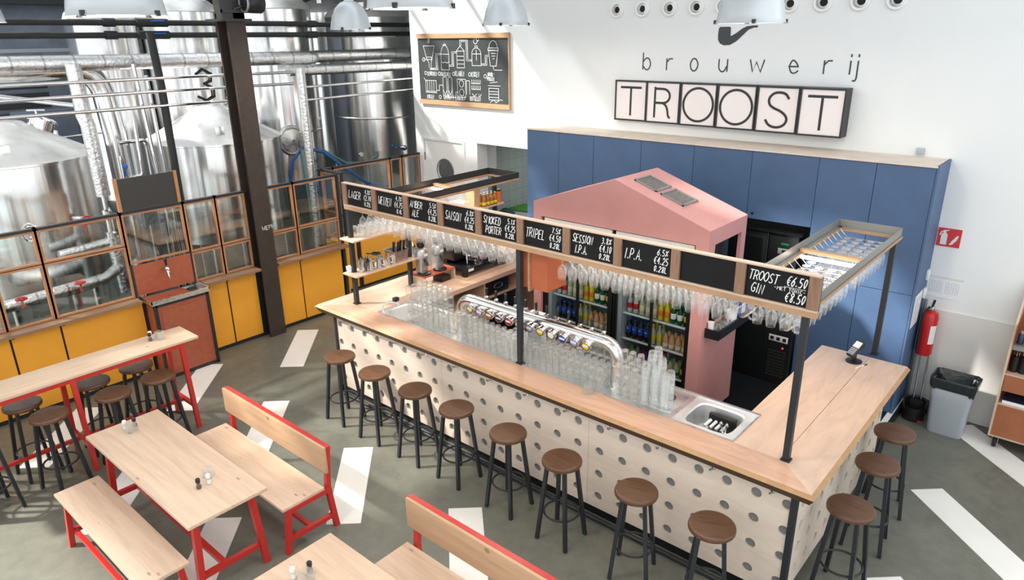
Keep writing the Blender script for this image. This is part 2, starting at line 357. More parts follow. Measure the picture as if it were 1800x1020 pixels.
def glyph(ch):
    out = []
    for pl in GL[ch].split(';'):
        pts = []
        for t in pl.split():
            y = {'a': -1.5, 'b': -3}.get(t[1]); pts.append((int(t[0]) / 9.0, (int(t[1]) if y is None else y) / 9.0))
        if ch in SMOOTH and len(pts) > 3:
            closed = pts[0] == pts[-1]; q = []; n = len(pts)
            for i in range(n - 1):
                p0 = pts[i - 1] if i else (pts[-2] if closed else pts[0]); p1, p2 = pts[i], pts[i + 1]; p3 = pts[i + 2] if i + 2 < n else (pts[1] if closed else pts[-1])
                for k in range(4):
                    t = k / 4
                    q.append(tuple(0.5 * (2 * p1[a] + (p2[a] - p0[a]) * t + (2 * p0[a] - 5 * p1[a] + 4 * p2[a] - p3[a]) * t * t + (3 * p1[a] - p0[a] - 3 * p2[a] + p3[a]) * t ** 3) for a in (0, 1)))
            q.append(pts[-1]); pts = q
        out.append(pts)
    return out
class Ink:                            # flat paint strokes on a plane with origin o and unit axes u, v
    def __init__(s, o, u, v, w=0.008):
        s.o, s.u, s.v, s.w, s.mb = Vector(o), Vector(u), Vector(v), w, MB(); s.n = s.u.cross(s.v).normalized() * 0.0012
    def P(s, p): return s.o + s.u * p[0] + s.v * p[1]
    def line(s, pts, w=None):
        w = (w or s.w) / 2; m = len(pts); L = []; Rr = []
        for i in range(m):
            a = Vector(pts[max(i - 1, 0)]); b = Vector(pts[min(i + 1, m - 1)]); c = Vector(pts[i])
            if m > 2 and i in (0, m - 1) and (Vector(pts[0]) - Vector(pts[-1])).length < 1e-6: a = Vector(pts[-2]); b = Vector(pts[1])
            d = (b - a)
            if d.length < 1e-9: d = Vector((1, 0))
            d.normalize(); nrm = Vector((-d.y, d.x)); k = 1.0
            if 0 < i < m - 1:
                e = (c - a)
                if e.length > 1e-9: k = min(1.6, 1 / max(0.35, abs(e.normalized().dot(d))))
            if i == 0 and (Vector(pts[0]) - Vector(pts[-1])).length > 1e-6: c = c - d * w * 0.6
            if i == m - 1 and (Vector(pts[0]) - Vector(pts[-1])).length > 1e-6: c = c + d * w * 0.6
            L.append(c + nrm * w * k); Rr.append(c - nrm * w * k)
        for i in range(m - 1):
            q = [s.P(L[i]), s.P(L[i + 1]), s.P(Rr[i + 1]), s.P(Rr[i])]
            s.k = getattr(s, 'k', 0) + 1; f = s.mb.bm.faces.new([s.mb.bm.verts.new(x + s.n * (1 + 0.012 * (s.k % 40))) for x in q[::-1]]); s.mb._tag([f])
        return s
    def text(s, t, x, y, h, wd=0.62, gap=0.28, slant=0.12, w=None, just='l', jit=0.0):
        adv = {'M': 1.3, 'W': 1.35, 'w': 1.4, '.': 0.4, 'I': 0.55, '1': 0.7, 'i': 0.45, 'j': 0.5, '!': 0.5, ' ': 0.7}
        tot = sum((adv.get(c, 1) * wd + gap) * h for c in t) - gap * h
        if just == 'r': x -= tot
        if just == 'c': x -= tot / 2
        for c in t:
            if c != ' ':
                off = (1 - adv.get(c, 1)) * 0.5 * wd * h; dy = random.uniform(-jit, jit) * h
                for pl in glyph(c): s.line([(x - min(off, 0 if c in 'MWw' else off) * (0 if c in 'MWw' else 1) + p[0] * wd * h * max(1, adv.get(c, 1)) + p[1] * slant * h, y + dy + p[1] * h) for p in pl], w)
            x += (adv.get(c, 1) * wd + gap) * h
        return s
    def circ(s, cx, cy, r, ry=None, a0=0, a1=2 * PI, n=20, w=None):
        return s.line([(cx + r * math.cos(a0 + (a1 - a0) * k / n), cy + (ry or r) * math.sin(a0 + (a1 - a0) * k / n)) for k in range(n + 1)], w)
    def rect(s, x0, y0, x1, y1, w=None): return s.line([(x0, y0), (x1, y0)], w).line([(x1, y0), (x1, y1)], w).line([(x1, y1), (x0, y1)], w).line([(x0, y1), (x0, y0)], w)
    def fill(s, pts):
        f = s.mb.bm.faces.new([s.mb.bm.verts.new(s.P(p) + s.n) for p in pts]); s.mb._tag([f]); return s
    def build(s, name, m, parent=None): return s.mb.build(name, m, parent)

def holed(mb, u0, u1, z0, z1, cols, rows, r, P, depth):
    """panel with round holes; P maps (u, z, d) to space; cols/rows are hole centres"""
    n = 20; ue = [u0] + [(a + b) / 2 for a, b in zip(cols, cols[1:])] + [u1]; ze = [z0] + [(a + b) / 2 for a, b in zip(rows, rows[1:])] + [z1]
    for i, cu in enumerate(cols):
        for j, cz in enumerate(rows):
            a0, a1, b0, b1 = ue[i], ue[i + 1], ze[j], ze[j + 1]
            def edge(k):
                t = 2 * PI * (k + 0.5) / n; dx, dz = math.cos(t), math.sin(t)
                s = min((a1 - cu) / dx if dx > 1e-9 else 1e9, (a0 - cu) / dx if dx < -1e-9 else 1e9, (b1 - cz) / dz if dz > 1e-9 else 1e9, (b0 - cz) / dz if dz < -1e-9 else 1e9)
                return (cu + dx * s, cz + dz * s)
            for k in range(n):
                t0, t1 = 2 * PI * (k + 0.5) / n, 2 * PI * (k + 1.5) / n
                c0 = (cu + r * math.cos(t0), cz + r * math.sin(t0)); c1 = (cu + r * math.cos(t1), cz + r * math.sin(t1)); e0, e1 = edge(k), edge(k + 1)
                ring_ = [c0, e0]
                if abs(e0[0] - e1[0]) > 1e-6 and abs(e0[1] - e1[1]) > 1e-6:
                    ring_.append((a1 if math.cos((t0 + t1) / 2) > 0 else a0, b1 if math.sin((t0 + t1) / 2) > 0 else b0))
                ring_ += [e1, c1]
                mb.quad(*[P(u, z, 0) for u, z in ring_]); mb.quad(P(*c0, 0), P(*c1, 0), P(*c1, depth), P(*c0, depth))
# ================================================================ SETTING
struct('floor', MB().prism([(-17, -4), (4, -4), (4, 14), (-17, 14)], -0.2, 0.0), 'concrete')
for i in range(-2, 5):                # painted white bars of the floor pattern
    for j in (-1, 0, 1, 2, 3):
        ax, ay = -5.73 + 1.617 * i, 3.765 + 1.54 * j
        cx_, cy_ = ax + 0.58, ay - 0.34
        if -7.1 < cx_ < -1.3 and 4.4 < cy_ < 8.6: continue
        if cx_ < -9.4 or cx_ > 1.2 or cy_ > 8.9: continue
        pts = [(ax, ay), (ax + 0.23, ay + 0.215), (ax + 1.15, ay - 0.665), (ax + 0.92, ay - 0.88)]
        if cx_ < -8.3: pts = [(max(p[0], -9.15), p[1]) for p in pts]
        struct('floor_marking', MB().prism(pts, 0.0, 0.003), 'floor_white')
bp = thing('bar_platform', None, None, (-4, 6.6, 0)); bp['kind'] = 'structure'; bp.name = 'floor_platform'
struct('terrazzo_floor', MB().prism([(-7.0, 4.62), (-1.42, 4.62), (-1.42, 8.65), (-7.0, 8.65)], 0.0, 0.10), 'terrazzo_black', bp)
struct('white_edge', MB().box(-1.42, -1.36, 4.75, 8.65, 0.0, 0.102), 'white_gloss', bp)
struct('black_riser', MB().box(-1.36, -1.335, 4.75, 8.65, 0.0, 0.10), 'black_plastic', bp)
wb = MB()
for x0, x1, z0, z1 in ((-9.8, -9.62, 0, 6.6), (-9.62, -8.58, 2.475, 6.6), (-8.58, -8.28, 0, 6.6), (-8.28, -6.2, 2.485, 6.6), (-6.2, 4, 0, 6.6)): wb.box(x0, x1, 8.65, 8.9, z0, z1)
struct('wall_back', wb, 'wall_paint')
struct('trim_1', MB().box(-1.37, 0.9, 8.638, 8.65, 0.02, 1.245), 'lower_wall_board')
# door with porthole
dr = thing('door_1', None, None, (-9.1, 8.66, 0)); dr['kind'] = 'structure'
dl = MB(); cxd, czd, rd = -9.08, 1.93, 0.21
holed(dl, -9.58, -8.62, 1.4, 2.44, [cxd], [czd], rd, lambda u, z, d: (u, 8.66 + d, z), 0.04)
dl.box(-9.58, -8.62, 8.66, 8.70, 0.02, 1.4)
struct('door_leaf', dl, 'white_gloss', dr)
struct('door_frame', MB().box(-9.63, -9.59, 8.63, 8.68, 0, 2.49).box(-8.61, -8.57, 8.63, 8.68, 0, 2.49).box(-9.59, -8.61, 8.632, 8.678, 2.45, 2.489), 'white_gloss', dr)
struct('porthole_glass', MB().lathe([(0.001, 0.0), (0.21, 0.0)], (cxd, 8.68, czd), 28, 'y'), 'window_glass', dr)
struct('porthole_rim', MB().ring((cxd, 8.655, czd), 0.212, 0.008, 28, 8, 'y'), 'raw_steel', dr)
struct('hinge', MB().box(-9.605, -9.585, 8.635, 8.66, 2.08, 2.22), 'raw_steel', dr)
struct('wall_passage', MB().box(-9.8, -8.95, 9.6, 9.7, 0, 3), 'kitchen_grey')
# kitchen behind the hatch
struct('wall_kitchen_left', MB().box(-8.9, -8.72, 8.9, 13, 0, 2.7), 'tile_grey')
struct('wall_kitchen_far', MB().box(-8.9, -4, 12.8, 13, 0, 2.7), 'tile_grey')
struct('wall_kitchen_right', MB().box(-6.1, -6.0, 8.9, 13, 0, 2.7), 'kitchen_grey')
struct('ceiling_kitchen', MB().box(-8.9, -6.0, 8.9, 13, 2.5, 2.6), 'white_gloss')
_kl = bpy.data.lights.new('kitchen_light', 'AREA'); _kl.shape = 'RECTANGLE'; _kl.size = 1.2; _kl.size_y = 0.3; _kl.energy = 11; _ko = bpy.data.objects.new('kitchen_light', _kl); COL.objects.link(_ko); _ko.location = (-7.3, 10.4, 2.46)  # unseen fill added to brighten the kitchen
# brewing hall shell
hw = MB(); hw.box(-17.2, -17, -4, 14, 0, 6.6); struct('wall_left', hw, 'hall_wall')
struct('wall_hall_back', MB().box(-17, -9.9, 13.0, 13.2, 0, 6.6), 'wall_paint')
struct('wall_hall_end', MB().box(-9.9, -9.8, 8.9, 13.2, 0, 6.6), 'wall_paint')
tb = MB()
for k in range(7): tb.box(-16.98, -16.90, -4, 12.9, 5.05 + k * 0.2, 5.23 + k * 0.2)
struct('trim_2', tb, 'roof_board')
struct('beam_1', MB().box(-16.9, -16.7, -4, 12.9, 4.86, 5.02), 'hall_dark')
lv = MB()
for k in range(7): lv.box(-15.35, -15.3, 0.5, 4.6, 2.35 + k * 0.17, 2.45 + k * 0.17)
struct('trim_3', lv, 'hall_dark')
# unseen roof with skylight openings, placed to shape the sun patches
xs = [-17, -15.8, -10.2, -8.9, -7.0, -5.75, -5.5, -0.2]; ys = [-3.6, -2.05, 0.8, 2.9, 3.55, 4.6, 4.7, 5.3, 6.7, 7.3, 9.0, 13]
openings = [(-15.8, -10.2, -2.05, 4.7), (-7.0, -5.75, 3.55, 4.6), (-15.8, -8.9, 5.3, 7.3), (-8.9, -0.2, 5.3, 6.7), (-8.9, -5.5, 0.8, 2.9)]
rf = MB()
for a, b in zip(xs, xs[1:]):
    for c, d in zip(ys, ys[1:]):
        mx, my = (a + b) / 2, (c + d) / 2
        if any(o[0] < mx < o[1] and o[2] < my < o[3] for o in openings): continue
        rf.box(a, b, c, d, 6.5, 6.62)
for k in range(9): rf.box(-15.8, -10.2, -1.6 + k * 0.75, -1.5 + k * 0.75, 6.5, 6.6)
for k in range(8): rf.box(-15.4 + 0.66 * k, -15.29 + 0.66 * k, -2.05, 4.7, 6.5, 6.6)
for k in range(11): rf.box(-15.8 + 1.45 * k, -15.7 + 1.45 * k, 5.3, 7.3, 6.5, 6.6)
struct('window_skylight_low', MB().box(-8.9, -5.5, 0.8, 2.9, 6.52, 6.53), 'frosted_dense')  # added pane, spreads light over tables, yellow panels and floor
struct('window_skylight', MB().box(-7.4, -0.2, 5.3, 6.7, 6.52, 6.53), 'frosted_glass')  # this and the next two: added panes, dim and soften the sun
struct('window_skylight_mid', MB().box(-8.4, -7.4, 5.3, 6.7, 6.52, 6.53), 'frosted_mid')
struct('window_skylight_end', MB().box(-9.6, -8.4, 5.3, 7.3, 6.52, 6.53), 'frosted_light')
struct('ceiling', rf, 'roof_paint')

# glazed partition along the brewing hall
PX = -9.2
wl = thing('wall_partition', None, None, (PX, 3, 0)); wl['kind'] = 'structure'
seams = [-1.2, -0.4, 0.4, 1.1, 1.8, 2.32, 3.28]
def ypanel(y0, y1): struct('yellow_panel', MB().box(PX, PX + 0.02, y0 + 0.012, y1 - 0.012, 0.05, 1.04), 'yellow_panel', wl)
for a, b in zip(seams, seams[1:]): ypanel(a, b)
for a, b in ((4.04, 4.43), (4.43, 4.88), (5.16, 5.62), (5.62, 6.38)): ypanel(a, b)
struct('backing', MB().box(PX - 0.06, PX - 0.002, -1.2, 6.4, 0, 1.05), 'black_steel', wl)
struct('plinth', MB().box(PX, PX + 0.025, -1.2, 6.4, 0, 0.045), 'black_steel', wl)
for a, b in ((-1.2, 3.22), (4.05, 4.88), (5.17, 6.42)):
    struct('sill_shelf', MB().box(PX - 0.06, PX + 0.19, a, b, 1.05, 1.085), 'sill_wood', wl)
br_ = MB()
for y in (0.42, 1.12, 1.82, 2.34, 4.42, 5.62, 6.36): br_.extr([(PX + 0.02, y, 1.05), (PX + 0.16, y, 1.05), (PX + 0.02, y, 0.98)], (0, 0.02, 0))
struct('shelf_bracket', br_, 'black_steel', wl)
nwin = [0]
def glazing(axis, c, y0, y1, z0, z1, rails=()):
    """a framed bay of panes, wood inside a dark steel cap"""
    nwin[0] += 1
    mid = (y0 + y1) / 2
    w = thing('window_%d' % nwin[0], None, None, (c, mid, z0) if axis == 'y' else (mid, c, z0)); w['kind'] = 'structure'
    zz = [z0] + list(rails) + [z1]
    fr = MB(); st = MB()
    def bx(mb, a, b, lo, hi, d0, d1):
        if axis == 'y': mb.box(c + d0, c + d1, a, b, lo, hi)
        else: mb.box(a, b, c + d0, c + d1, lo, hi)
    for k, (lo, hi) in enumerate(zip(zz, zz[1:])):
        a, b = y0 + 0.012, y1 - 0.012; t = 0.022; lo2, hi2 = lo + 0.006, hi - 0.006
        for q in ((a, a + t, lo2, hi2), (b - t, b, lo2, hi2), (a + t, b - t, lo2, lo2 + t), (a + t, b - t, hi2 - t, hi2)): bx(fr, *q, -0.02, 0.022)
        g = MB(); bx(g, a + t, b - t, lo2 + t, hi2 - t, -0.003, 0.003); struct('pane', g, 'window_glass', w)
    bx(st, y0 - 0.02, y1 + 0.02, z1 - 0.004, z1 + 0.028, -0.03, 0.03)
    bx(st, y0 - 0.012, y0 + 0.012, z0, z1, -0.03, 0.016); bx(st, y1 - 0.012, y1 + 0.012, z0, z1, -0.03, 0.016)
    for z in rails: bx(st, y0, y1, z - 0.006, z + 0.006, -0.03, 0.014)
    struct('wood_frame', fr, 'window_wood', w); struct('steel_frame', st, 'black_steel', w)
    return w
for a, b in ((-0.7, 0.2), (0.2, 1.0), (1.0, 1.8), (1.8, 2.3), (2.3, 3.22)): glazing('y', PX, a, b, 1.085, 2.17, (1.77,))
glazing('y', PX, 3.22, 4.0, 1.52, 2.17)
for a, b in ((4.0, 4.44), (4.44, 4.88), (5.17, 5.64), (5.64, 6.4)): glazing('y', PX, a, b, 1.085, 2.17, (1.5,))
PB = -9.75
glazing('x', 6.55, PB, PX - 0.03, 1.085, 2.17, (1.5,))
for a, b in ((6.5, 6.75), (6.75, 7.95), (7.95, 8.22), (8.22, 8.64)): glazing('y', PB, a, b, 1.085, 2.17, (1.62,))
wl2 = thing('wall_partition_rear', None, None, (PB, 7.5, 0)); wl2['kind'] = 'structure'
for a, b in ((6.58, 7.08), (7.18, 7.9), (7.9, 8.62)): struct('yellow_panel', MB().box(PB, PB + 0.02, a, b, 0.05, 1.04), 'yellow_panel', wl2)
struct('backing', MB().box(PB - 0.06, PB - 0.002, 6.5, 8.64, 0, 1.085), 'black_steel', wl2)
struct('return_panel', MB().box(PB, PX - 0.02, 6.5, 6.52, 0.05, 1.04), 'yellow_panel', wl2); struct('end_post', MB().box(PX - 0.03, PX + 0.02, 6.41, 6.45, 0, 2.2), 'black_steel', wl2)

# iron H-column with its bolted head
ic = thing('pillar_1', None, None, (-9.17, 5.02, 0)); ic['kind'] = 'structure'
struct('flange', MB().box(-9.06, -9.03, 4.90, 5.15, 0, 4.5), 'iron_column', ic)
struct('flange', MB().box(-9.32, -9.29, 4.90, 5.15, 0, 4.5), 'iron_column', ic)
struct('web', MB().box(-9.29, -9.06, 5.01, 5.035, 0, 4.5), 'iron_column', ic)
struct('head_plate', MB().box(-9.40, -8.98, 4.80, 5.22, 4.40, 4.43).box(-9.05, -9.01, 4.84, 4.98, 4.43, 4.66).box(-9.33, -9.03, 4.9, 5.15, 4.43, 6.5), 'dark_steel', ic)
ink = Ink((-9.03, 4.99, 1.63), (0, 1, 0), (0, 0, 1), 0.007); ink.text('WEM!', 0, 0, 0.055, 0.6, 0.25, 0, None, 'l', 0.2); ink.build('scratched_letters', 'chalk', ic)

# ================================================================ BREWING HALL
def kettle(x, y, r, zb, zr, za, label, lug):
    t = thing('brew_kettle', label, 'brewing kettle', (x, y, 0), 0, 'brew kettles behind the glazing')
    MB().lathe([(0.02, zb - 0.16), (r * 0.6, zb - 0.12), (r, zb), (r, zb + 0.02), (r, zr), (r + 0.012, zr + 0.006), (r + 0.012, zr + 0.03)], (x, y, 0), 64).build('shell', 'stainless', t)
    MB().lathe([(r + 0.012, zr + 0.03), (r * 0.97, zr + 0.06), (0.28, za - 0.05), (0.22, za), (0.02, za + 0.03)], (x, y, 0), 64).build('cone_lid', 'lid_steel', t)
    for k in range(4):
        a = PI / 4 + k * PI / 2; MB().tube([(x + r * 0.72 * math.cos(a), y + r * 0.72 * math.sin(a), 0), (x + r * 0.72 * math.cos(a), y + r * 0.72 * math.sin(a), zb)], 0.05, 12).build('leg', 'stainless', t)
    ax, ay = x + r * 0.42 * math.cos(lug + 1.9), y + r * 0.42 * math.sin(lug + 1.9); zz = zr + (za - zr) * 0.62
    mw = MB().lathe([(0.16, -0.1), (0.16, 0.1), (0.19, 0.1), (0.19, 0.13), (0.15, 0.16), (0.02, 0.18)], (ax, ay, zz + 0.05), 28, M=Matrix.Rotation(0.35, 3, Vector((-math.sin(lug + 1.9), math.cos(lug + 1.9), 0)))).build('manway', 'chrome', t)
    MB().tube([(ax, ay, zz + 0.2), (ax, ay, zz + 0.3)], 0.014).tube([(ax - 0.08, ay - 0.08, zz + 0.3), (ax + 0.08, ay + 0.08, zz + 0.3)], 0.013).build('clamp_handle', 'chrome', mw)
    for q in (lug, lug + 2.4):
        lx, ly = x + r * 0.80 * math.cos(q), y + r * 0.80 * math.sin(q); zl = zr + 0.06 + (za - zr) * 0.10
        MB().box(lx - 0.012, lx + 0.012, ly - 0.06, ly + 0.06, zl, zl + 0.16, 0.005, Matrix.Rotation(q, 3, 'Z')).build('lifting_lug', 'stainless_flat', t)
    return t
k1 = kettle(-11.2, 2.75, 0.98, 1.0, 2.72, 3.2, 'steel brew kettle with cone lid behind the glazing left of the dark menu plate', -0.3)
k2 = kettle(-10.95, 5.45, 1.0, 1.25, 2.70, 3.2, 'steel brew kettle with cone lid directly behind the iron column', -0.35)
for nm, (x, y, z) in (('sampling_valve', (-10.2, 2.6, 1.62)),):
    v = thing('sampling_valve', 'round sight valve with handle low on the left brew kettle shell', 'valve', (x, y, z))
    MB().ring((x + 0.03, y - 0.1, z + 0.3), 0.09, 0.012, 24, 8, 'x').build('sight_ring', 'chrome', v)
    MB().tube([(x - 0.1, y + 0.55, z + 0.35), (x + 0.05, y + 0.55, z + 0.35)], 0.03).build('stub', 'chrome', v)
    MB().ring((x + 0.06, y + 0.55, z + 0.35), 0.05, 0.012, 20, 8, 'x').build('hand_wheel', 'valve_red', v)
def tall(x, y, r, zb, zt, label, rings=()):
    t = thing('fermentation_tank', label, 'fermentation tank', (x, y, 0), 0, 'tall fermentation tanks in the brewing hall')
    MB().lathe([(0.02, zb - 0.75), (r * 0.5, zb - 0.4), (r, zb), (r, zb + 0.03), (r, (zb + zt) / 2), (r, zt - 0.02), (r, zt)], (x, y, 0), 64).build('shell', 'stainless', t)
    MB().lathe([(r, zt), (r + 0.008, zt + 0.01), (r * 0.95, zt + 0.1), (r * 0.8, zt + 0.19), (r * 0.5, zt + 0.27), (0.02, zt + 0.31)], (x, y, 0), 64).build('dome_top', 'lid_steel', t)
    for z in rings: MB().lathe([(r, z - 0.02), (r + 0.006, z - 0.01), (r + 0.006, z + 0.01), (r, z + 0.02)], (x, y, 0), 64).build('weld_band', 'stainless_flat', t)
    for k in range(4):
        a = PI / 4 + k * PI / 2; px, py = x + r * 0.85 * math.cos(a), y + r * 0.85 * math.sin(a)
        MB().tube([(px, py, 0), (px, py, zb + 0.1)], 0.045, 12).build('leg', 'stainless', t)
    for q in (-0.9, -0.2, 0.6):
        lx, ly = x + r * 0.78 * math.cos(q), y + r * 0.78 * math.sin(q)
        MB().box(lx - 0.01, lx + 0.01, ly - 0.05, ly + 0.05, zt + 0.17, zt + 0.27, 0, Matrix.Rotation(q, 3, 'Z')).build('lifting_lug', 'stainless_flat', t)
    return t
tall(-13.1, 4.9, 0.52, 1.6, 4.5, 'tall steel tank furthest left in the row behind the black pipes')
tB = tall(-13.0, 6.13, 0.68, 1.6, 4.62, 'tall steel tank marked with a black number just left of the iron column')
tall(-12.25, 7.45, 0.74, 1.6, 4.66, 'tall steel tank just right of the iron column', (2.55,))
tall(-14.4, 10.25, 0.66, 1.6, 4.7, 'narrow dark tall tank set back between two wider ones')
tE = tall(-12.35, 9.85, 0.92, 1.15, 4.55, 'widest tall steel tank beside the white wall end', (2.62, 4.2))
ink = Ink((-12.315, 6.0, 3.2), (0.08, 1.0, 0), (0, 0, 1), 0.04); ink.line([(-0.02, 0.42), (0.1, 0.5), (0.24, 0.42), (0.22, 0.3), (0.1, 0.26)]); ink.line([(0.1, 0.26), (0.25, 0.18), (0.24, 0.04), (0.1, -0.02), (-0.03, 0.05)])
ink.build('number_mark', 'sign_black', tB)
v = MB().lathe([(0.05, -0.03), (0.055, 0.0), (0.055, 0.035), (0.03, 0.06), (0.02, 0.09)], (-11.42, 9.72, 2.0), 20, 'x').build('sample_cock', 'chrome', tE)
MB().tube([(-11.36, 9.70, 2.0), (-11.36, 9.46, 2.05)], 0.012).build('cock_lever', 'valve_blue', v)
mwE = MB().ring((-11.55, 7.19, 2.43), 0.24, 0.035, 28, 10, 'x').lathe([(0.23, 0), (0.2, 0.04), (0.02, 0.06)], (-11.55, 7.19, 2.43), 28, 'x').build('round_manway', 'stainless_flat'); tag(mwE, 'round manway hatch on tank front beside the blue hose', 'hatch')
# pipes (each run is a thing)
def pipe(name, label, pts, r, m, cat='pipe', group=None, n=14, extra=None):
    o = MB().tube(pts, r, n).build(name, m); tag(o, label, cat, group)
    return o
def bend(p, c, q, r=0.15, n=6):
    p, c, q = Vector(p), Vector(c), Vector(q); a = c + (p - c).normalized() * r; b = c + (q - c).normalized() * r
    return [tuple((1 - t) ** 2 * a + 2 * t * (1 - t) * c + t * t * b) for t in [k / n for k in range(n + 1)]]
for z, lb in ((3.71, 'topmost of three thin steel rails running above the kettles'), (3.545, 'middle one of three thin steel rails above the kettles'), (3.36, 'lowest of three thin steel rails above the kettles')):
    pipe('process_pipe', lb, [(-9.8, -1.5, z + 0.02), (-9.8, 5.15, z)] + ([(-9.8, 6.25, z - 0.01)] if z > 3.4 else []), 0.021, 'chrome')
pipe('foil_duct', 'thick foil wrapped pipe running level across the brewing hall', [(-10.35, -1.5, 3.98), (-10.35, 6.75, 3.885)] + bend((-10.35, 6.75, 3.885), (-10.35, 7.0, 3.885), (-10.6, 7.2, 3.885), 0.12) + [(-10.75, 7.3, 3.885), (-10.75, 12.6, 3.885)], 0.10, 'foil', n=20)
pipe('foil_duct', 'lower foil wrapped pipe crossing in front of the widest tank', [(-10.3, 6.5, 3.70), (-10.3, 9.2, 3.68)], 0.085, 'foil', n=18)
pipe('foil_duct', 'vertical foil wrapped pipe dropping between the two kettles right of the column', [(-10.05, 6.55, 3.74), (-10.05, 6.55, 0.0)], 0.075, 'foil', n=18)
pipe('process_pipe', 'thin steel pipe below the lower foil pipe, upper one', [(-10.1, 6.6, 3.45), (-10.1, 9.2, 3.47)], 0.02, 'chrome')
pipe('process_pipe', 'thin steel pipe below the lower foil pipe, lower one', [(-10.1, 6.6, 3.25), (-10.1, 9.2, 3.28)], 0.02, 'chrome')
for z, dz, lb in ((4.43, -0.03, 'upper black insulated pipe running below the pendant lamps'), (4.28, -0.045, 'lower black insulated pipe running below the pendant lamps')):
    p = thing('insulated_pipe', lb, 'pipe', (-10.6, 4, z))
    MB().tube([(-10.6, -1.5, z), (-10.6, 7.2, z + dz)] + bend((-10.6, 7.2, z + dz), (-10.6, 7.35, z + dz), (-11, 7.5, z + dz), 0.08) + [(-11.3, 7.6, z + dz), (-11.3, 12.8, z + dz)], 0.038, 12).build('sleeve', 'pipe_black', p)
    for y0, y1 in ((4.0, 4.15), (4.42, 4.85), (5.85, 6.0), (7.1, 7.3)): MB().tube([(-10.6, y0, z + dz * y0 / 7), (-10.6, y1, z + dz * y1 / 7)], 0.055, 12).build('collar', 'pipe_black', p)
    MB().tube([(-10.535, 4.6, z + 0.02 + dz * .66), (-10.535, 4.78, z + 0.02 + dz * .66)], 0.009).build('valve_lever', 'valve_blue', p)
pipe('insulated_pipe', 'black vertical pipe standing in front of the right kettle', [(-9.85, 4.26, 4.28), (-9.85, 4.29, 3.6), (-9.85, 4.27, 0.9)], [0.05, 0.05, 0.05], 'pipe_black')
p = thing('foil_duct', 'vertical foil wrapped pipe in front of the left kettle', 'pipe', (-10.0, 3.34, 1.0))
MB().tube([(-10.0, 3.33, 3.92), (-10.0, 3.33, 3.30), (-10.0, 3.36, 3.18), (-10.0, 3.36, 2.28)], 0.088, 18).build('upper_run', 'foil', p)
MB().lathe([(0.03, 2.28), (0.03, 2.1), (0.06, 2.08), (0.06, 1.98), (0.035, 1.96), (0.035, 1.8), (0.07, 1.78), (0.07, 1.7)], (-10.0, 3.36, 0), 18).build('valve_neck', 'chrome', p)
MB().tube([(-10.0, 3.36, 1.72), (-10.0, 3.40, 0.95)], 0.085, 18).tube([(-10.0, 3.3, 1.66), (-10.0, 2.7, 1.62)], 0.06, 16).build('lower_run', 'foil', p)
MB().tube([(-9.98, 3.36, 1.3), (-9.78, 3.1, 1.25), (-9.75, 1.6, 1.18)], 0.075, 16).build('low_branch', 'foil', p)
pipe('steam_duct', 'wide polished vapour pipe arching down between the kettles', [(-11.3, 0.5, 3.83), (-11.1, 3.2, 3.83)] + bend((-11.1, 3.2, 3.83), (-11.1, 4.02, 3.83), (-11.1, 4.02, 3.0), 0.45, 10) + [(-11.1, 4.05, 2.9), (-11.1, 4.08, 0.1)], 0.15, 'stainless', n=28)
pipe('process_pipe', 'thin looping steel pipe with blue valves between the kettles', [(-10.0, 3.64, 0.0), (-10.0, 3.66, 2.0), (-10.0, 3.66, 2.75), (-10.0, 3.70, 2.52), (-10.0, 3.72, 2.45)] + bend((-10.0, 3.75, 2.5), (-10.0, 3.9, 2.45), (-10.0, 3.92, 2.9), 0.08) + [(-10.0, 3.92, 3.2)], 0.022, 'chrome')
pipe('process_pipe', 'vertical steel pipe left of the black standing pipe, nearer one', [(-9.95, 4.02, 3.9), (-9.95, 4.10, 2.0), (-9.95, 4.10, 0.0)], 0.026, 'chrome')
pipe('process_pipe', 'vertical steel pipe left of the black standing pipe, farther one', [(-10.0, 4.18, 3.75), (-10.0, 4.22, 1.6), (-10.0, 4.22, 0.0)], 0.026, 'chrome')
pipe('process_pipe', 'bent steel rail pipe in the gap beside the right kettle', [(-10.6, 3.9, 2.85)] + bend((-10.6, 3.95, 2.85), (-10.6, 4.28, 2.85), (-10.6, 4.36, 2.1), 0.08) + [(-10.6, 4.36, 1.9), (-10.6, 4.36, 0.0)], 0.025, 'chrome')
pipe('process_pipe', 'slanted steel pipe leaving the left kettle lid', [(-11.3, 2.6, 3.05), (-11.25, 2.62, 3.5), (-11.2, 2.8, 3.52), (-10.6, 3.5, 3.38)], 0.03, 'chrome')
pipe('process_pipe', 'cross pipe at the foot of the left kettle lid', [(-12.2, 2.2, 2.78), (-12.1, 4.6, 2.85), (-12.1, 4.6, 0)], 0.022, 'chrome')
for k, (x, y, z, lb) in enumerate(((-9.97, 3.69, 2.62, 'blue ball valve on the looping pipe, upper one'), (-9.97, 3.69, 2.2, 'blue ball valve near the dark menu plate'))):
    o = MB().lathe([(0.005, -0.03), (0.03, -0.015), (0.03, 0.015), (0.005, 0.03)], (x, y, z), 14).tube([(x, y, z - 0.14), (x, y, z)], 0.01).build('valve', 'valve_blue'); tag(o, lb, 'valve')
for x, y, z, lb in ((-9.6, 2.75, 1.33, 'red hand wheel above the foil branch behind the glazing'), (-9.6, 2.1, 1.3, 'smaller red hand wheel behind the glazing further left'), (-9.75, 3.0, 2.02, 'red lever showing over the partition top rail')):
    o = MB().ring((x, y, z), 0.055, 0.012, 20, 8).tube([(x, y, z - 0.12), (x, y, z)], 0.014).bar((x - 0.05, y, z), (x + 0.05, y, z), 0.014).bar((x, y - 0.05, z), (x, y + 0.05, z), 0.014).build('hand_wheel', 'valve_red'); tag(o, lb, 'valve')
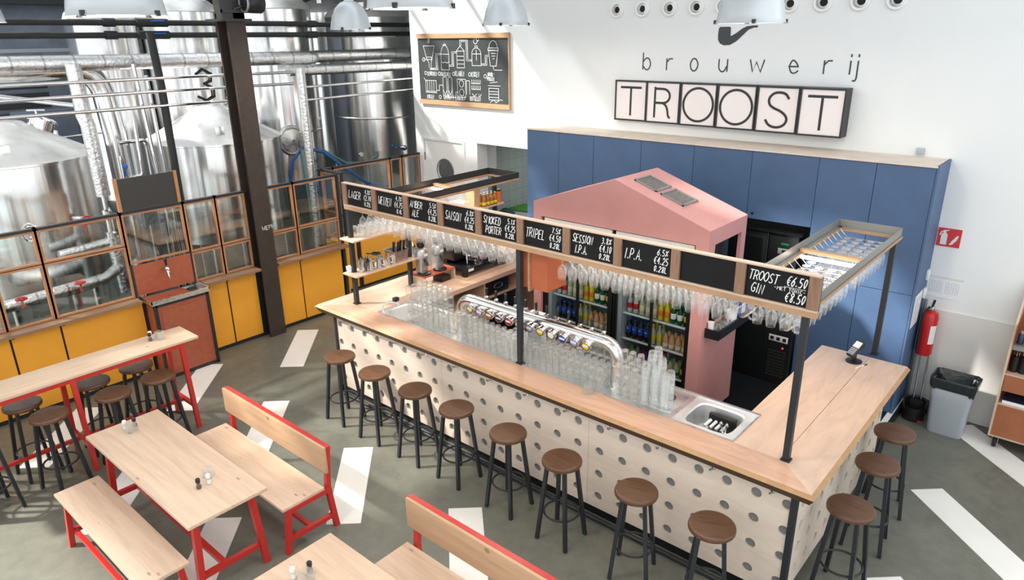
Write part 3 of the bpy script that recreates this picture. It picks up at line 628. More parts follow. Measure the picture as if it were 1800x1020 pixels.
pipe('hose', 'thick blue hose looping beside the manway hatch', [(-11.3, 6.9, 1.7), (-11.3, 7.0, 2.1), (-11.3, 7.25, 2.32), (-11.2, 7.6, 2.2), (-11.0, 7.95, 1.85), (-10.9, 8.3, 1.55), (-10.8, 8.9, 1.4)], 0.03, 'blue_hose', 'hose')
pipe('hose', 'green hose hanging in long loop beside the foil pipe', [(-11.2, 7.15, 2.3), (-11.0, 7.05, 1.6), (-10.7, 6.9, 0.3), (-10.6, 7.0, 0.022), (-10.7, 7.2, 0.6), (-11.1, 7.3, 2.25)], 0.022, 'green_hose', 'hose')
pipe('hose', 'green hose curving to the widest tank', [(-11.3, 7.7, 2.2), (-11.2, 8.1, 1.92), (-11.3, 8.7, 1.85), (-11.5, 9.1, 1.92)], 0.024, 'green_hose', 'hose')
g = thing('pressure_gauge', 'small round pressure gauge beside the green hose', 'gauge', (-11.2, 8.45, 2.05))
MB().lathe([(0.05, -0.02), (0.055, 0.02), (0.045, 0.025)], (-11.2, 8.45, 2.05), 20, 'x').build('bezel', 'chrome', g); MB().lathe([(0.001, 0.021), (0.046, 0.021)], (-11.2, 8.45, 2.05), 20, 'x').build('dial', 'white_plastic', g)
MB().tube([(-11.2, 8.45, 2.0), (-11.2, 8.45, 1.86), (-11.2, 8.1, 1.86)], 0.012).build('stem', 'chrome', g)
es = thing('exit_sign', 'green and white emergency exit sign behind the left kettle', 'sign', (-15.25, 3.3, 3.2)); MB().box(-15.28, -15.25, 3.0, 3.6, 3.15, 3.4).build('plate', 'white_plastic', es); MB().box(-15.25, -15.245, 3.34, 3.56, 3.18, 3.37).build('pictogram', 'led_green', es)
tr = MB().box(-15.3, -15.2, 0.2, 5.2, 4.0, 4.06).build('cable_tray', 'grey_plastic'); tag(tr, 'grey cable tray on the hall wall below the black pipes', 'cable tray')
cbx = thing('control_cabinet', 'grey electrical cabinet on far hall wall behind the left kettle', 'cabinet', (-15.2, 4.4, 0)); MB().box(-15.3, -15.0, 3.9, 4.9, 0, 3.0, 0.01).build('body', 'hall_wall', cbx); MB().box(-15.0, -14.985, 3.93, 4.87, 0.1, 2.95).build('door', 'hall_wall', cbx)
ev = thing('loudspeaker', 'black round floodlight speaker on top of the iron column', 'speaker', (-8.9, 5.2, 4.5))
MB().lathe([(0.02, -0.13), (0.10, -0.12), (0.125, -0.06), (0.13, 0.1), (0.12, 0.12)], (-8.92, 5.22, 4.62), 28, 'y').build('housing', 'black_plastic', ev); MB().lathe([(0.12, 0.0), (0.001, 0.015)], (-8.92, 5.10, 4.62), 28, 'y').ring((-8.92, 5.10, 4.62), 0.11, 0.014, 28, 8, 'y').build('bezel', 'raw_steel', ev)
MB().box(-9.06, -8.99, 4.84, 5.3, 4.50, 4.54).tube([(-9.02, 5.0, 4.54), (-8.95, 5.2, 4.62)], 0.02).build('bracket', 'dark_steel', ev)
# ================================================================ THE BAR
bar = thing('bar_counter', 'long wooden bar counter with white perforated birch front', 'bar counter', (-4.1, 4.6, 0))
ZT = 1.14
rows_ = [0.23, 0.465, 0.70, 0.93]
fc = [-6.74 + 0.2355 * k for k in range(24)]
for a, b in ((-6.80, -4.975), (-4.975, -3.09), (-3.09, -1.29)):
    cs = [c for c in fc if a < c < b]; p = MB(); holed(p, a + 0.001, b - 0.001, 0.10, 1.06, cs, rows_, 0.042, lambda u, z, d: (u, 4.56 + d, z), 0.02)
    p.build('front_panel', 'birch_panel', bar)
scs = [4.77 + 0.2355 * k for k in range(10)]; p = MB(); holed(p, 4.60, 6.98, 0.10, 1.06, scs, [0.25, 0.46, 0.655, 0.86], 0.042, lambda u, z, d: (-1.27 - d, u, z), 0.02); p.build('side_panel', 'birch_panel', bar)
MB().box(-6.80, -1.29, 4.582, 4.60, 0.1, 1.06).box(-1.31, -1.292, 4.6, 6.98, 0.1, 1.06).build('felt_backing', 'grey_felt', bar)
MB().box(-1.30, -1.255, 4.545, 4.60, 0.0, 1.06).build('corner_post', 'black_steel', bar)
MB().box(-6.84, -6.80, 4.545, 4.60, 0.0, 1.06).build('corner_post', 'black_steel', bar)
MB().box(-6.80, -1.29, 4.585, 4.62, 0, 0.10).box(-1.33, -1.30, 4.6, 6.98, 0, 0.10).build('kick_plinth', 'black_plastic', bar)
MB().box(-6.84, -6.80, 4.60, 8.1, 0, 1.06).build('end_panel', 'birch_panel', bar)
MB().box(-1.9, -1.31, 6.95, 6.98, 0.1, 1.06).box(-1.93, -1.9, 5.35, 6.98, 0.1, 1.06).build('inner_panel', 'okoume_side', bar)
MB().prism([(-7.04, 4.48), (-1.15, 4.48), (-1.46, 4.775), (-6.27, 4.775), (-6.62, 4.775)], ZT - 0.06, ZT).build('front_top', 'okoume_top', bar)
MB().prism([(-1.15, 4.48), (-1.15, 7.10), (-1.487, 7.10), (-1.487, 4.80)], ZT - 0.06, ZT).prism([(-1.491, 4.805), (-1.491, 7.10), (-1.95, 7.10), (-1.95, 5.33), (-1.86, 5.33), (-1.86, 4.775), (-1.46, 4.775)], ZT - 0.06, ZT).build('side_top', 'okoume_side', bar)
MB().prism([(-7.04, 4.48), (-6.62, 4.775), (-6.27, 4.775), (-6.27, 5.32), (-6.08, 5.32), (-6.08, 8.1), (-7.04, 8.1)], ZT - 0.06, ZT - 0.0005).build('left_top', 'okoume_side', bar)
eb = MB()
outl = [(-7.04, 8.1), (-7.04, 4.48), (-1.15, 4.48), (-1.15, 7.10)]; dirs = [(-1, 0), (-1, -1), (1, -1), (1, 0)]
prof = [(0.0, ZT), (0.030, ZT - 0.026), (0.028, ZT - 0.030), (-0.006, ZT - 0.090), (-0.06, ZT - 0.085), (-0.06, ZT - 0.06), (0.0, ZT - 0.06)]
rr_ = [[eb.bm.verts.new((p[0] + d[0] * o, p[1] + d[1] * o, z)) for o, z in prof] for p, d in zip(outl, dirs)]
for A, B in zip(rr_, rr_[1:]):
    for k in range(len(prof)): eb.use('ply_edge' if k == 0 else 'ply_dark')._tag([eb.bm.faces.new((A[k], A[(k + 1) % len(prof)], B[(k + 1) % len(prof)], B[k]))])
eb._tag([eb.bm.faces.new(rr_[0]), eb.bm.faces.new(rr_[-1][::-1])]); eb.build('top_edge', None, bar)
MB().tube([(-6.7, 4.50, 0.03), (-1.35, 4.50, 0.03)], 0.02, 10).build('foot_rail', 'black_steel', bar)
hk = [-6.62 + 0.471 * k for k in range(12)]
for x in hk:
    o = MB().box(x - 0.012, x + 0.012, 4.548, 4.56, 0.985, 1.03).tube([(x, 4.55, 1.0), (x, 4.51, 0.99), (x, 4.50, 1.005)], 0.006, 8).lathe([(0.002, -0.008), (0.009, -0.006), (0.009, 0.006), (0.002, 0.008)], (x, 4.5, 1.008), 10).build('bag_hook', 'chrome', bar)
# left arm under-counter shelving
sh = thing('back_bar_shelving', 'open wooden shelving unit under the coffee counter', 'shelf unit', (-6.4, 6.9, 0.1))
for y in (5.75, 6.45, 7.15, 7.95): MB().box(-6.78, -6.12, y, y + 0.03, 0.1, 1.078).build('upright', 'okoume_side', sh)
MB().box(-6.78, -6.12, 5.78, 7.95, 0.82, 0.845).build('shelf_board', 'okoume_side', sh); MB().box(-6.78, -6.12, 5.78, 7.95, 0.12, 0.145).build('shelf_board', 'okoume_side', sh)
ob = thing('bread_box', 'black metal box with oval chrome handle on shelf under counter', 'box', (-6.3, 6.8, 0.845)); MB().box(-6.7, -6.14, 6.52, 6.98, 0.846, 1.06, 0.02).build('body', 'black_appliance', ob)
hp = [(-6.135, 6.75 + 0.085 * math.cos(t) , 0.96 + 0.035 * math.sin(t)) for t in [2 * PI * k / 20 for k in range(20)]]; MB().tube(hp, 0.008, 8, True).build('oval_handle', 'chrome', ob)
for y0, y1, lb in ((5.80, 6.43, 'black undercounter appliance left of the wooden upright'), (6.50, 7.12, 'black undercounter appliance below the oval handled box')):
    o = thing('undercounter_fridge', lb, 'fridge', (-6.4, (y0 + y1) / 2, 0.145)); MB().box(-6.72, -6.14, y0, y1, 0.146, 0.81, 0.01).build('body', 'black_appliance', o); MB().box(-6.135, -6.128, y0 + 0.2, y0 + 0.36, 0.70, 0.72).build('badge', 'chrome', o)
# steel worktop with sinks
st = thing('steel_worktop', 'stainless steel bar trough with two sinks', 'worktop', (-4.06, 5.04, 0.1))
def basin(mb, x0, x1, y0, y1, zt, dep, bx0, bx1, by0, by1, r=0.09):
    n = 24; cx, cy = (x0 + x1) / 2, (y0 + y1) / 2; hx, hy = (x1 - x0) / 2, (y1 - y0) / 2
    def rr(k, ins, rad):
        t = 2 * PI * (k + 0.5) / n; c, s_ = math.cos(t), math.sin(t); e = 0.42
        return (cx + (hx - ins) * math.copysign(abs(c) ** e, c), cy + (hy - ins) * math.copysign(abs(s_) ** e, s_))
    L0 = [(*rr(k, 0, r), zt) for k in range(n)]; L1 = [(*rr(k, 0.012, r), zt - 0.012) for k in range(n)]; L2 = [(*rr(k, 0.03, r), zt - dep) for k in range(n)]
    for A, B in ((L0, L1), (L1, L2)):
        for k in range(n): mb.quad(A[k], A[(k + 1) % n], B[(k + 1) % n], B[k])
    mb._tag([mb.bm.faces.new([mb.bm.verts.new(p) for p in L2])])
    for k in range(n):
        def ed(k):
            t = 2 * PI * (k + 0.5) / n; dx, dy = math.cos(t), math.sin(t); s_ = min((bx1 - cx) / dx if dx > 1e-9 else 1e9, (bx0 - cx) / dx if dx < -1e-9 else 1e9, (by1 - cy) / dy if dy > 1e-9 else 1e9, (by0 - cy) / dy if dy < -1e-9 else 1e9)
            return (cx + dx * s_, cy + dy * s_, zt)
        e0, e1 = ed(k), ed(k + 1); pts = [L0[k], e0]
        if abs(e0[0] - e1[0]) > 1e-6 and abs(e0[1] - e1[1]) > 1e-6: t = 2 * PI * (k + 1) / n; pts.append((bx1 if math.cos(t) > 0 else bx0, by1 if math.sin(t) > 0 else by0, zt))
        mb.quad(*(pts + [e1, L0[(k + 1) % n]]))
b_ = MB(); basin(b_, -2.36, -1.93, 4.83, 5.24, ZT, 0.18, -2.42, -1.87, 4.785, 5.29); b_.build('sink_basin', 'lid_steel', st)
b_ = MB(); basin(b_, -6.22, -5.84, 4.84, 5.24, ZT, 0.18, -6.26, -5.80, 4.785, 5.29); b_.build('sink_basin', 'lid_steel', st)
MB().quad((-5.80, 4.785, ZT), (-2.42, 4.785, ZT), (-2.42, 5.29, ZT), (-5.80, 5.29, ZT)).build('work_surface', 'stainless_flat', st)
MB().box(-6.27, -1.86, 4.775, 4.787, ZT - 0.06, ZT + 0.006).box(-6.27, -1.86, 5.288, 5.315, ZT - 0.10, ZT + 0.012).box(-6.27, -6.258, 4.787, 5.288, ZT - 0.06, ZT + 0.006).box(-1.872, -1.86, 4.787, 5.288, ZT - 0.06, ZT + 0.006).build('rolled_rim', 'stainless_flat', st)
MB().box(-6.25, -1.88, 5.26, 5.28, 0.1, 1.05).build('under_panel', 'dark_steel', st)
MB().box(-2.83, -2.47, 4.86, 5.22, ZT + 0.0005, ZT + 0.004, 0.001).build('rinser_plate', 'stainless_flat', st)
rn = MB().ring((-2.60, 5.10, ZT + 0.012), 0.045, 0.009, 20, 8)
for k in range(4): rn.bar((-2.6, 5.10, ZT + 0.012), (-2.6 + 0.045 * math.cos(k * PI / 2 + .4), 5.10 + 0.045 * math.sin(k * PI / 2 + .4), ZT + 0.012), 0.014)
rn.build('rinser_nozzle', 'black_plastic', st)
fa = thing('faucet', 'small chrome faucet with black lever at the left sink', 'faucet', (-6.23, 4.95, ZT))
MB().tube([(-6.235, 4.84, ZT), (-6.235, 4.84, ZT + 0.09), (-6.21, 4.87, ZT + 0.105), (-6.15, 4.95, ZT + 0.105), (-6.12, 4.98, ZT + 0.07)], 0.010, 10).build('spout', 'chrome', fa); MB().box(-6.18, -6.12, 4.93, 5.0, ZT + 0.11, ZT + 0.16, 0.012).build('lever', 'black_plastic', fa)
# things in the right sink
bs = thing('glass_brush_block', 'black glass washing brush block with white handles in sink', 'brush', (-2.15, 5.02, ZT - 0.18))
MB().box(-2.24, -2.0, 5.13, 5.18, ZT - 0.178, ZT - 0.03, 0.01).build('base', 'black_plastic', bs)
for k in range(4):
    x = -2.22 + 0.05 * k; MB().tube([(x + 0.02, 5.10, ZT - 0.07), (x, 5.02, ZT - 0.10)], 0.014, 10).build('brush_handle', 'white_plastic', bs)
    h = MB().lathe([(0.008, -0.05), (0.018, -0.04), (0.021, 0.0), (0.018, 0.03), (0.008, 0.04)], (x - 0.01, 4.97, ZT - 0.125), 12, M=Matrix.Rotation(1.1, 3, 'X'))
    for j in range(26):
        a, z = random.uniform(0, 2 * PI), random.uniform(-0.05, 0.04); d = Matrix.Rotation(1.1, 3, 'X') @ Vector((math.cos(a), math.sin(a), 0)); c = Vector((x - 0.01, 4.97, ZT - 0.125)) + Matrix.Rotation(1.1, 3, 'X') @ Vector((0, 0, z)); h.tube([c + d * 0.018, c + d * 0.032], 0.002, 4)
    h.build('bristles', 'black_rubber', bs)
ji = tag(MB().lathe([(0.028, -0.05), (0.02, -0.002), (0.006, 0.0), (0.02, 0.002), (0.032, 0.05)], (-2.02, 4.93, ZT - 0.12), 18).build('jigger', 'chrome'), 'steel jigger lying between utensils in the right sink', 'jigger')
for k, lb in enumerate(('bar spoon leaning over the front edge of right sink', 'steel tongs leaning over the front edge of right sink')):
    o = MB().tube([(-2.1 + 0.05 * k, 5.08, ZT - 0.06), (-1.98 + 0.02 * k, 4.84, ZT + 0.012)], 0.006, 8).lathe([(0.002, -0.02), (0.016, -0.008), (0.012, 0.012), (0.002, 0.02)], (-2.1 + 0.05 * k, 5.08, ZT - 0.06), 12).build('bar_spoon' if not k else 'tongs', 'chrome'); tag(o, lb, 'utensil')

# beer font: bent steel tube with taps and round badges
fo = thing('beer_font', 'long bent steel beer tower with twelve taps', 'beer tower', (-4.08, 4.98, ZT))
FY, FZ = 5.0, 1.545
MB().tube([(-5.08, FY, ZT), (-5.08, FY, 1.36)] + bend((-5.08, FY, 1.36), (-5.08, FY, FZ), (-4.85, FY, FZ), 0.17, 10) + [(-3.30, FY, FZ)] + bend((-3.30, FY, FZ), (-3.09, FY, FZ), (-3.09, FY, 1.36), 0.17, 10) + [(-3.09, FY, ZT)], 0.062, 28).build('tube_body', 'font_steel', fo)
for x, z, ax in ((-5.08, 1.36, 'z'), (-3.09, 1.36, 'z'), (-4.88, FZ, 'x'), (-3.30, FZ, 'x')): MB().ring((x, FY, z), 0.063, 0.0035, 28, 6, ax).build('weld_ring', 'chrome', fo)
for x in (-5.08, -3.09): MB().lathe([(0.062, 0), (0.085, 0.0), (0.085, 0.012), (0.062, 0.016)], (x, FY, ZT), 28).build('foot_flange', 'font_steel', fo)
bcol = ['label_yellow', 'label_pink', 'label_copper', 'label_navy', 'label_red', 'label_yellow', 'label_sky', 'label_yellow', 'label_white', 'label_blue', 'label_sky', 'label_yellow']
for k in range(12):
    x = -4.86 + 0.1345 * k
    bd = MB().lathe([(0.02, 0.07), (0.045, 0.055), (0.048, 0.0), (0.044, -0.006)], (x, FY - 0.10, FZ - 0.055), 24, 'y', Matrix.Rotation(0.25, 3, 'X')).build('tap_badge', 'chrome', fo)
    bd2 = MB().lathe([(0.001, -0.0075), (0.036, -0.0075), (0.036, -0.006)], (x, FY - 0.10, FZ - 0.055), 24, 'y', Matrix.Rotation(0.25, 3, 'X')).build('badge_face', bcol[k], bd)
    MB().ring((x, FY - 0.106, FZ - 0.054), 0.041, 0.005, 24, 6, 'y').build('badge_rim', 'rim_copper', bd)
    MB().box(x - 0.031, x + 0.031, FY - 0.1105, FY - 0.1085, FZ - 0.063, FZ - 0.043, 0, Matrix.Rotation(0.25, 3, 'X')).build('name_band', 'label_white', bd)
    tp = MB().lathe([(0.012, -0.02), (0.026, 0.0), (0.026, 0.03), (0.012, 0.04)], (x + 0.07, FY + 0.085, FZ + 0.02), 16).tube([(x + 0.07, FY + 0.05, FZ), (x + 0.07, FY + 0.11, FZ + 0.02)], 0.016, 12).tube([(x + 0.07, FY + 0.1, FZ + 0.01), (x + 0.07, FY + 0.12, FZ - 0.09)], 0.010, 10).build('tap', 'chrome', fo)
    MB().lathe([(0.008, 0.0), (0.012, 0.02), (0.017, 0.075), (0.015, 0.088), (0.006, 0.092)], (x + 0.07, FY + 0.085, FZ + 0.055), 14).build('tap_handle', 'black_plastic', tp)
pump = thing('storage_box', 'white box standing behind the beer taps near the middle steel post', 'box', (-4.2, 5.22, ZT)); MB().box(-4.30, -4.12, 5.18, 5.26, ZT, 1.52, 0.008).build('body', 'white_plastic', pump)

# ------------------------------------------------ glasses standing in the trough
def tumbler_mesh(r0, r1, h, base, m='tumbler_glass', n=18, wall=0.0):
    mb = MB(); mb.lathe([(r1, 0), (r1 * 0.99, h * 0.25), (r0 * 1.02, h * 0.8), (r0, h - 0.012), (r0 * 0.9, h), (0.002, h)], n=n)
    if base: mb.lathe([(r0 * 0.92, h - 0.012), (0.002, h - 0.014)], n=n)
    return mb
protos = {}
def glass(kind):
    first = kind not in protos
    if first:
        if kind == 'tumbler': mb = tumbler_mesh(0.030, 0.036, 0.115, True)
        elif kind == 'tall': mb = MB().lathe([(0.034, 0), (0.036, 0.04), (0.026, 0.12), (0.025, 0.17), (0.034, 0.205), (0.034, 0.212), (0.002, 0.214)], n=18)
        elif kind == 'stacker': mb = MB().lathe([(0.042, 0), (0.042, 0.012), (0.039, 0.016), (0.033, 0.085), (0.028, 0.092), (0.002, 0.092)], n=20)
        elif kind == 'hanging': mb = MB().lathe([(0.002, 0.212), (0.033, 0.211), (0.033, 0.207), (0.006, 0.203), (0.004, 0.19), (0.004, 0.145), (0.012, 0.138), (0.036, 0.108), (0.041, 0.08), (0.040, 0.05), (0.033, 0.004), (0.033, 0.0)], n=16)
        elif kind == 'mug': mb = MB().lathe([(0.045, 0), (0.047, 0.01), (0.046, 0.10), (0.042, 0.115), (0.002, 0.117)], n=18).lathe([(0.042, 0.105), (0.002, 0.103)], n=18).ring((0.07, 0, 0.06), 0.032, 0.008, 16, 6, 'y')
        o = mb.build({'tumbler': 'tumbler', 'tall': 'flared_beer_glass', 'stacker': 'water_tumbler', 'hanging': 'stemmed_glass', 'mug': 'glass_mug'}[kind], 'bar_glass' if kind in ('hanging', 'mug') else 'tumbler_glass', None, False); protos[kind] = o; return o
    c = protos[kind].copy(); COL.objects.link(c); return c
def put_glass(kind, x, y, z, label, group, tilt=0.0):
    g = glass(kind); g.location = (x, y, z); g.rotation_euler = (tilt, 0, random.uniform(0, 6.28) if not tilt else 0.0); tag(g, label, {'tumbler': 'tumbler', 'tall': 'beer glass', 'stacker': 'water glass', 'hanging': 'stemmed glass', 'mug': 'mug'}[kind], group); return g
LB = 'clear tumbler upside down in the stacked block left of the beer tower'
for i in range(6):
    for j in range(4):
        for k in range(4 if j else (4 if i < 3 else 3)):
            if i == 5 and j < 2: continue
            put_glass('tumbler', -5.76 + 0.083 * i, 4.84 + 0.083 * j, ZT + 0.002 + 0.102 * k, LB, 'stacked tumblers left of the beer tower')
LB = 'tall upside down glass standing close beside the left foot of the beer tower'
for x, y in ((-5.26, 4.83), (-5.18, 4.83), (-5.23, 4.91), (-5.26, 5.0), (-5.2, 5.08)):
    put_glass('tall', x, y, ZT + 0.002, LB, 'tall glasses at the left foot of the beer tower')
LB = 'clear stacked tumbler between left tower foot and the tall flared glasses'
for i in range(7):
    for j in range(3):
        for k in range((3 if i < 4 else 2) - (1 if j == 0 and i > 4 else 0)):
            put_glass('tumbler', -4.97 + 0.083 * i, 4.83 + 0.083 * j, ZT + 0.002 + 0.102 * k, LB, 'stacked tumblers under the left badges')
LB = 'tall flared beer glass upside down in rows under the middle badges'
for i in range(10):
    for j in range(4):
        put_glass('tall', -4.37 + 0.078 * i + (0.02 if j % 2 else 0), 4.83 + 0.072 * j, ZT + 0.002 + 0.0, LB, 'tall flared glasses in the trough')
        if j > 1: put_glass('tumbler', -4.37 + 0.078 * i + (0.02 if j % 2 else 0), 5.12 + 0.07 * (j - 2), ZT + 0.002, LB.replace('tall flared beer glass', 'short tumbler').replace('rows', 'back rows'), 'short tumblers at the back of the trough')
LB = 'clear upside down tumbler in double layer under the right end badges'
for i in range(6):
    for j in range(4):
        for k in range(2 + (1 if j > 2 else 0)):
            put_glass('tumbler', -3.57 + 0.080 * i, 4.83 + 0.08 * j, ZT + 0.002 + 0.102 * k, LB, 'tumblers under the right badges')
LB = 'stacked clear tumbler just right of the right foot of beer tower'
for i in range(3):
    for j in range(3):
        for k in range(3 + (1 if j == 1 else 0)): put_glass('tumbler', -2.98 + 0.082 * i, 4.84 + 0.09 * j, ZT + 0.002 + 0.102 * k, LB, 'tumblers right of the beer tower')
LB = 'nested water tumbler in the white shining towers beside the rinser'
for x, y, n in ((-2.72, 4.86, 8), (-2.72, 4.96, 10), (-2.72, 5.06, 10), (-2.62, 4.86, 8), (-2.62, 4.96, 9), (-2.53, 4.86, 7), (-2.53, 4.95, 7)):
    for k in range(n): put_glass('stacker', x, y, ZT + 0.006 + 0.042 * k, LB, 'nested towers of water tumblers')

# ------------------------------------------------ overhead rack with menu boards
rk = thing('overhead_glass_rack', 'steel overhead glass rack with chalkboard menu fascia above bar', 'glass rack', (-4.06, 4.8, ZT))
for x, y, zt in ((-6.69, 4.80, 2.34), (-4.085, 4.80, 2.34), (-1.45, 4.80, 2.34), (-1.475, 7.20, 2.36), (-6.64, 5.63, 2.34), (-6.60, 7.22, 2.36)):
    pt = MB().box(x - 0.024, x + 0.024, y - 0.024, y + 0.024, ZT, zt).build('post', 'black_steel', rk)
    MB().box(x - 0.035, x + 0.035, y - 0.035, y + 0.035, ZT, ZT + 0.012).build('foot_plate', 'black_steel', pt)
MB().box(-6.70, -1.37, 4.75, 4.80, 2.325, 2.37).build('lower_strip', 'oak_strip', rk)
MB().box(-6.70, -1.37, 4.746, 4.80, 2.625, 2.637).box(-6.70, -1.37, 4.746, 4.775, 2.37, 2.385).build('edge_strip', 'cart_edge', rk)
MB().box(-6.70, -1.37, 4.785, 4.80, 2.37, 2.626).build('fascia_back', 'black_steel', rk)
menu = [('LAGER', None, '4.8%', '€2.70', '0.25L'), ('WEIZEN', None, '4.7%', '€4.75', '0.4L'), ('AMBER', 'ALE', '5.5%', '€4.25', '0.28L'), ('SAISON', None, '6.8%', '€4.25', '0.28L'), ('SMOKED', 'PORTER', '5.1%', '€4.25', '0.28L'),
        ('TRIPEL', None, '7.5%', '€4.50', '0.28L'), ('SESSION', 'I.P.A.', '3.8%', '€4.10', '0.28L'), ('I.P.A.', None, '6.5%', '€4.25', '0.28L'), None, ('TROOST', 'GIN', '€6.50', '-MET TONIC-', '€8.50')]
pit = 0.5255
for k in range(11):
    x = -6.70 + pit * k; MB().box(x, x + 0.075, 4.744, 4.785, 2.385, 2.626).build('spacer_block', 'oak_block', rk)
for k, it in enumerate(menu):
    x0 = -6.70 + pit * k + 0.075; w = pit - 0.075
    mp = MB().box(x0, x0 + w, 4.765, 4.785, 2.385, 2.625).build('menu_panel', 'chalkboard', rk)
    if not it: continue
    ink = Ink((x0, 4.764, 2.385), (1, 0, 0), (0, 0, 1), 0.0068)
    a, b, p1, p2, p3 = it
    if b is None: q_ = min(0.40, (0.235 / 0.085 - 0.13 * len(a)) / max(1, len(a) - 0.3 + 0.3 * a.count('M') + 0.35 * a.count('W'))); ink.text(a, 0.02, 0.085, 0.085, q_, 0.12, 0.18, None, 'l', 0.05)
    else: q_ = min(0.40, (0.215 / 0.07 - 0.12 * len(a)) / max(1, len(a) - 0.3 + 0.3 * a.count('M'))); ink.text(a, 0.02, 0.13, 0.07, q_, 0.12, 0.18, 0.0065, 'l', 0.05); ink.text(b, 0.045, 0.035, 0.07, min(q_, 0.36) if len(b) > 4 else 0.4, 0.12, 0.18, 0.0065, 'l', 0.05)
    ink.build('name_lettering', 'chalk', mp); ink = Ink((x0, 4.764, 2.385), (1, 0, 0), (0, 0, 1), 0.0068)
    if p2.startswith('-'):
        ink.text(p1, w - 0.02, 0.14, 0.065, 0.36, 0.13, 0.2, 0.007, 'r'); ink.text(p2, w - 0.02, 0.094, 0.024, 0.62, 0.26, 0, 0.004, 'r'); ink.text(p3, w - 0.02, 0.02, 0.065, 0.36, 0.13, 0.2, 0.007, 'r'); ink.line([(w - 0.17, 0.126), (w - 0.02, 0.126)], 0.003)
    else:
        ink.text(p1, w - 0.04, 0.163, 0.048, 0.42, 0.16, 0.16, 0.0055, 'r'); ink.text(p2, w - 0.035, 0.09, 0.056, 0.38, 0.13, 0.16, 0.006, 'r'); ink.text(p3, w - 0.04, 0.025, 0.046, 0.42, 0.16, 0.16, 0.006, 'r')
    ink.build('price_lettering', 'chalk', mp)
# side frames
def sideframe(x0, x1, y0, y1, z, m, mw):
    f = MB(); f.box(x0, x0 + 0.006, y0, y1, z, z + 0.075).box(x1 - 0.006, x1, y0, y1, z, z + 0.075).box(x0, x1, y1 - 0.006, y1, z, z + 0.075).box(x0, x0 + 0.04, y0, y1, z - 0.003, z + 0.003).box(x1 - 0.04, x1, y0, y1, z - 0.003, z + 0.003).box(x0, x1, y1 - 0.04, y1, z - 0.003, z + 0.003).build('angle_frame', m, rk)
    MB().box(x0 + 0.005, x0 + 0.05, y0, y1, z - 0.028, z - 0.003).box(x1 - 0.05, x1 + 0.01, y0, y1, z - 0.028, z - 0.003).box(x0 + 0.05, x1 - 0.05, y1 - 0.05, y1, z - 0.028, z - 0.003).build('wood_liner', 'oak_strip', rk)
sideframe(-2.0, -1.43, 4.80, 7.24, 2.37, 'raw_steel', 1); sideframe(-6.72, -6.16, 4.80, 7.24, 2.37, 'dark_steel', 1)
MB().box(-6.16, -2.0, 5.38, 5.42, 2.36, 2.43).build('rear_beam', 'dark_steel', rk)
for x0, x1, y in ((-1.98, -1.45, 6.12), (-6.70, -6.18, 6.15)):
    MB().box(x0, x1, y, y + 0.05, 2.37, 2.40).build('cross_batten', 'oak_strip', rk); tb_ = MB().tube([(x0 + 0.03, y - 0.04, 2.345), (x1 - 0.03, y - 0.04, 2.345)], 0.017, 12).build('light_tube', 'tube_glow', rk)
for x0, x1 in ((-6.1, -5.5), (-5.35, -4.75), (-4.7, -4.2), (-3.65, -3.05), (-2.95, -2.35)): MB().tube([(x0, 5.34, 2.37), (x1, 5.34, 2.37)], 0.014, 10).build('light_tube', 'tube_glow', rk)
for x0, x1, n in ((-6.60, -4.22, 20), (-3.70, -2.08, 14)):
    wr = MB()
    for k in range(n + 1): x = x0 + (x1 - x0) * k / n; wr.tube([(x, 4.83, 2.345), (x, 4.83, 2.30), (x, 5.37, 2.30), (x, 5.37, 2.36)], 0.004, 6)
    wr.build('hanger_wires', 'chrome', rk)
wr = MB()
for k in range(19):
    y = 4.92 + 0.123 * k
    if abs(y - 6.12) < 0.05: continue
    wr.tube([(-1.95, y, 2.37), (-1.88, y, 2.30), (-1.50, y, 2.30), (-1.46, y, 2.36)], 0.004, 6)
wr.build('hanger_wires', 'chrome', rk)
hx = thing('hanging_box', 'rust orange wooden box hanging under rack behind the middle post', 'box', (-3.98, 5.0, 1.93))
MB().box(-4.17, -4.02, 4.86, 5.14, 1.93, 2.32).build('side_board', 'orange_board', hx); MB().box(-4.02, -4.0, 4.84, 5.16, 1.90, 2.325).build('edge_board', 'oak_strip', hx); MB().box(-4.0, -3.80, 4.86, 5.14, 1.93, 2.32).build('side_board', 'orange_board', hx)
LB = 'clear stemmed beer glass hanging upside down from left half of front rack'
for k in range(20):
    for j in range(5): put_glass('hanging', -6.54 + 0.1195 * k, 4.88 + 0.105 * j, 2.095 + random.uniform(-0.004, 0.004), LB, 'glasses hanging in the left front rack')
LB = 'clear stemmed beer glass hanging upside down from right half of front rack'
for k in range(14):
    for j in range(5): put_glass('hanging', -3.645 + 0.1155 * k, 4.88 + 0.105 * j, 2.095 + random.uniform(-0.004, 0.004), LB, 'glasses hanging in the right front rack')
LB = 'clear stemmed beer glass hanging upside down from right side rack'
for k in range(18):
    y = 4.985 + 0.123 * k
    for j in range(4):
        if 6.02 < y < 6.2 and j > 0: continue
        put_glass('hanging', -1.86 + 0.105 * j, y, 2.095, LB, 'glasses hanging in the right side rack')
for k, (x, y, lb) in enumerate(((-1.97, 4.92, 'left one of two glass mugs hanging tilted at front rack right end'), (-1.62, 4.88, 'glass mug hanging tilted nearest to the right front post'))):
    g = put_glass('mug', x, y, 2.17, lb, 'tilted hanging mugs'); g.rotation_euler = (0.25, 0.75, 0.3)
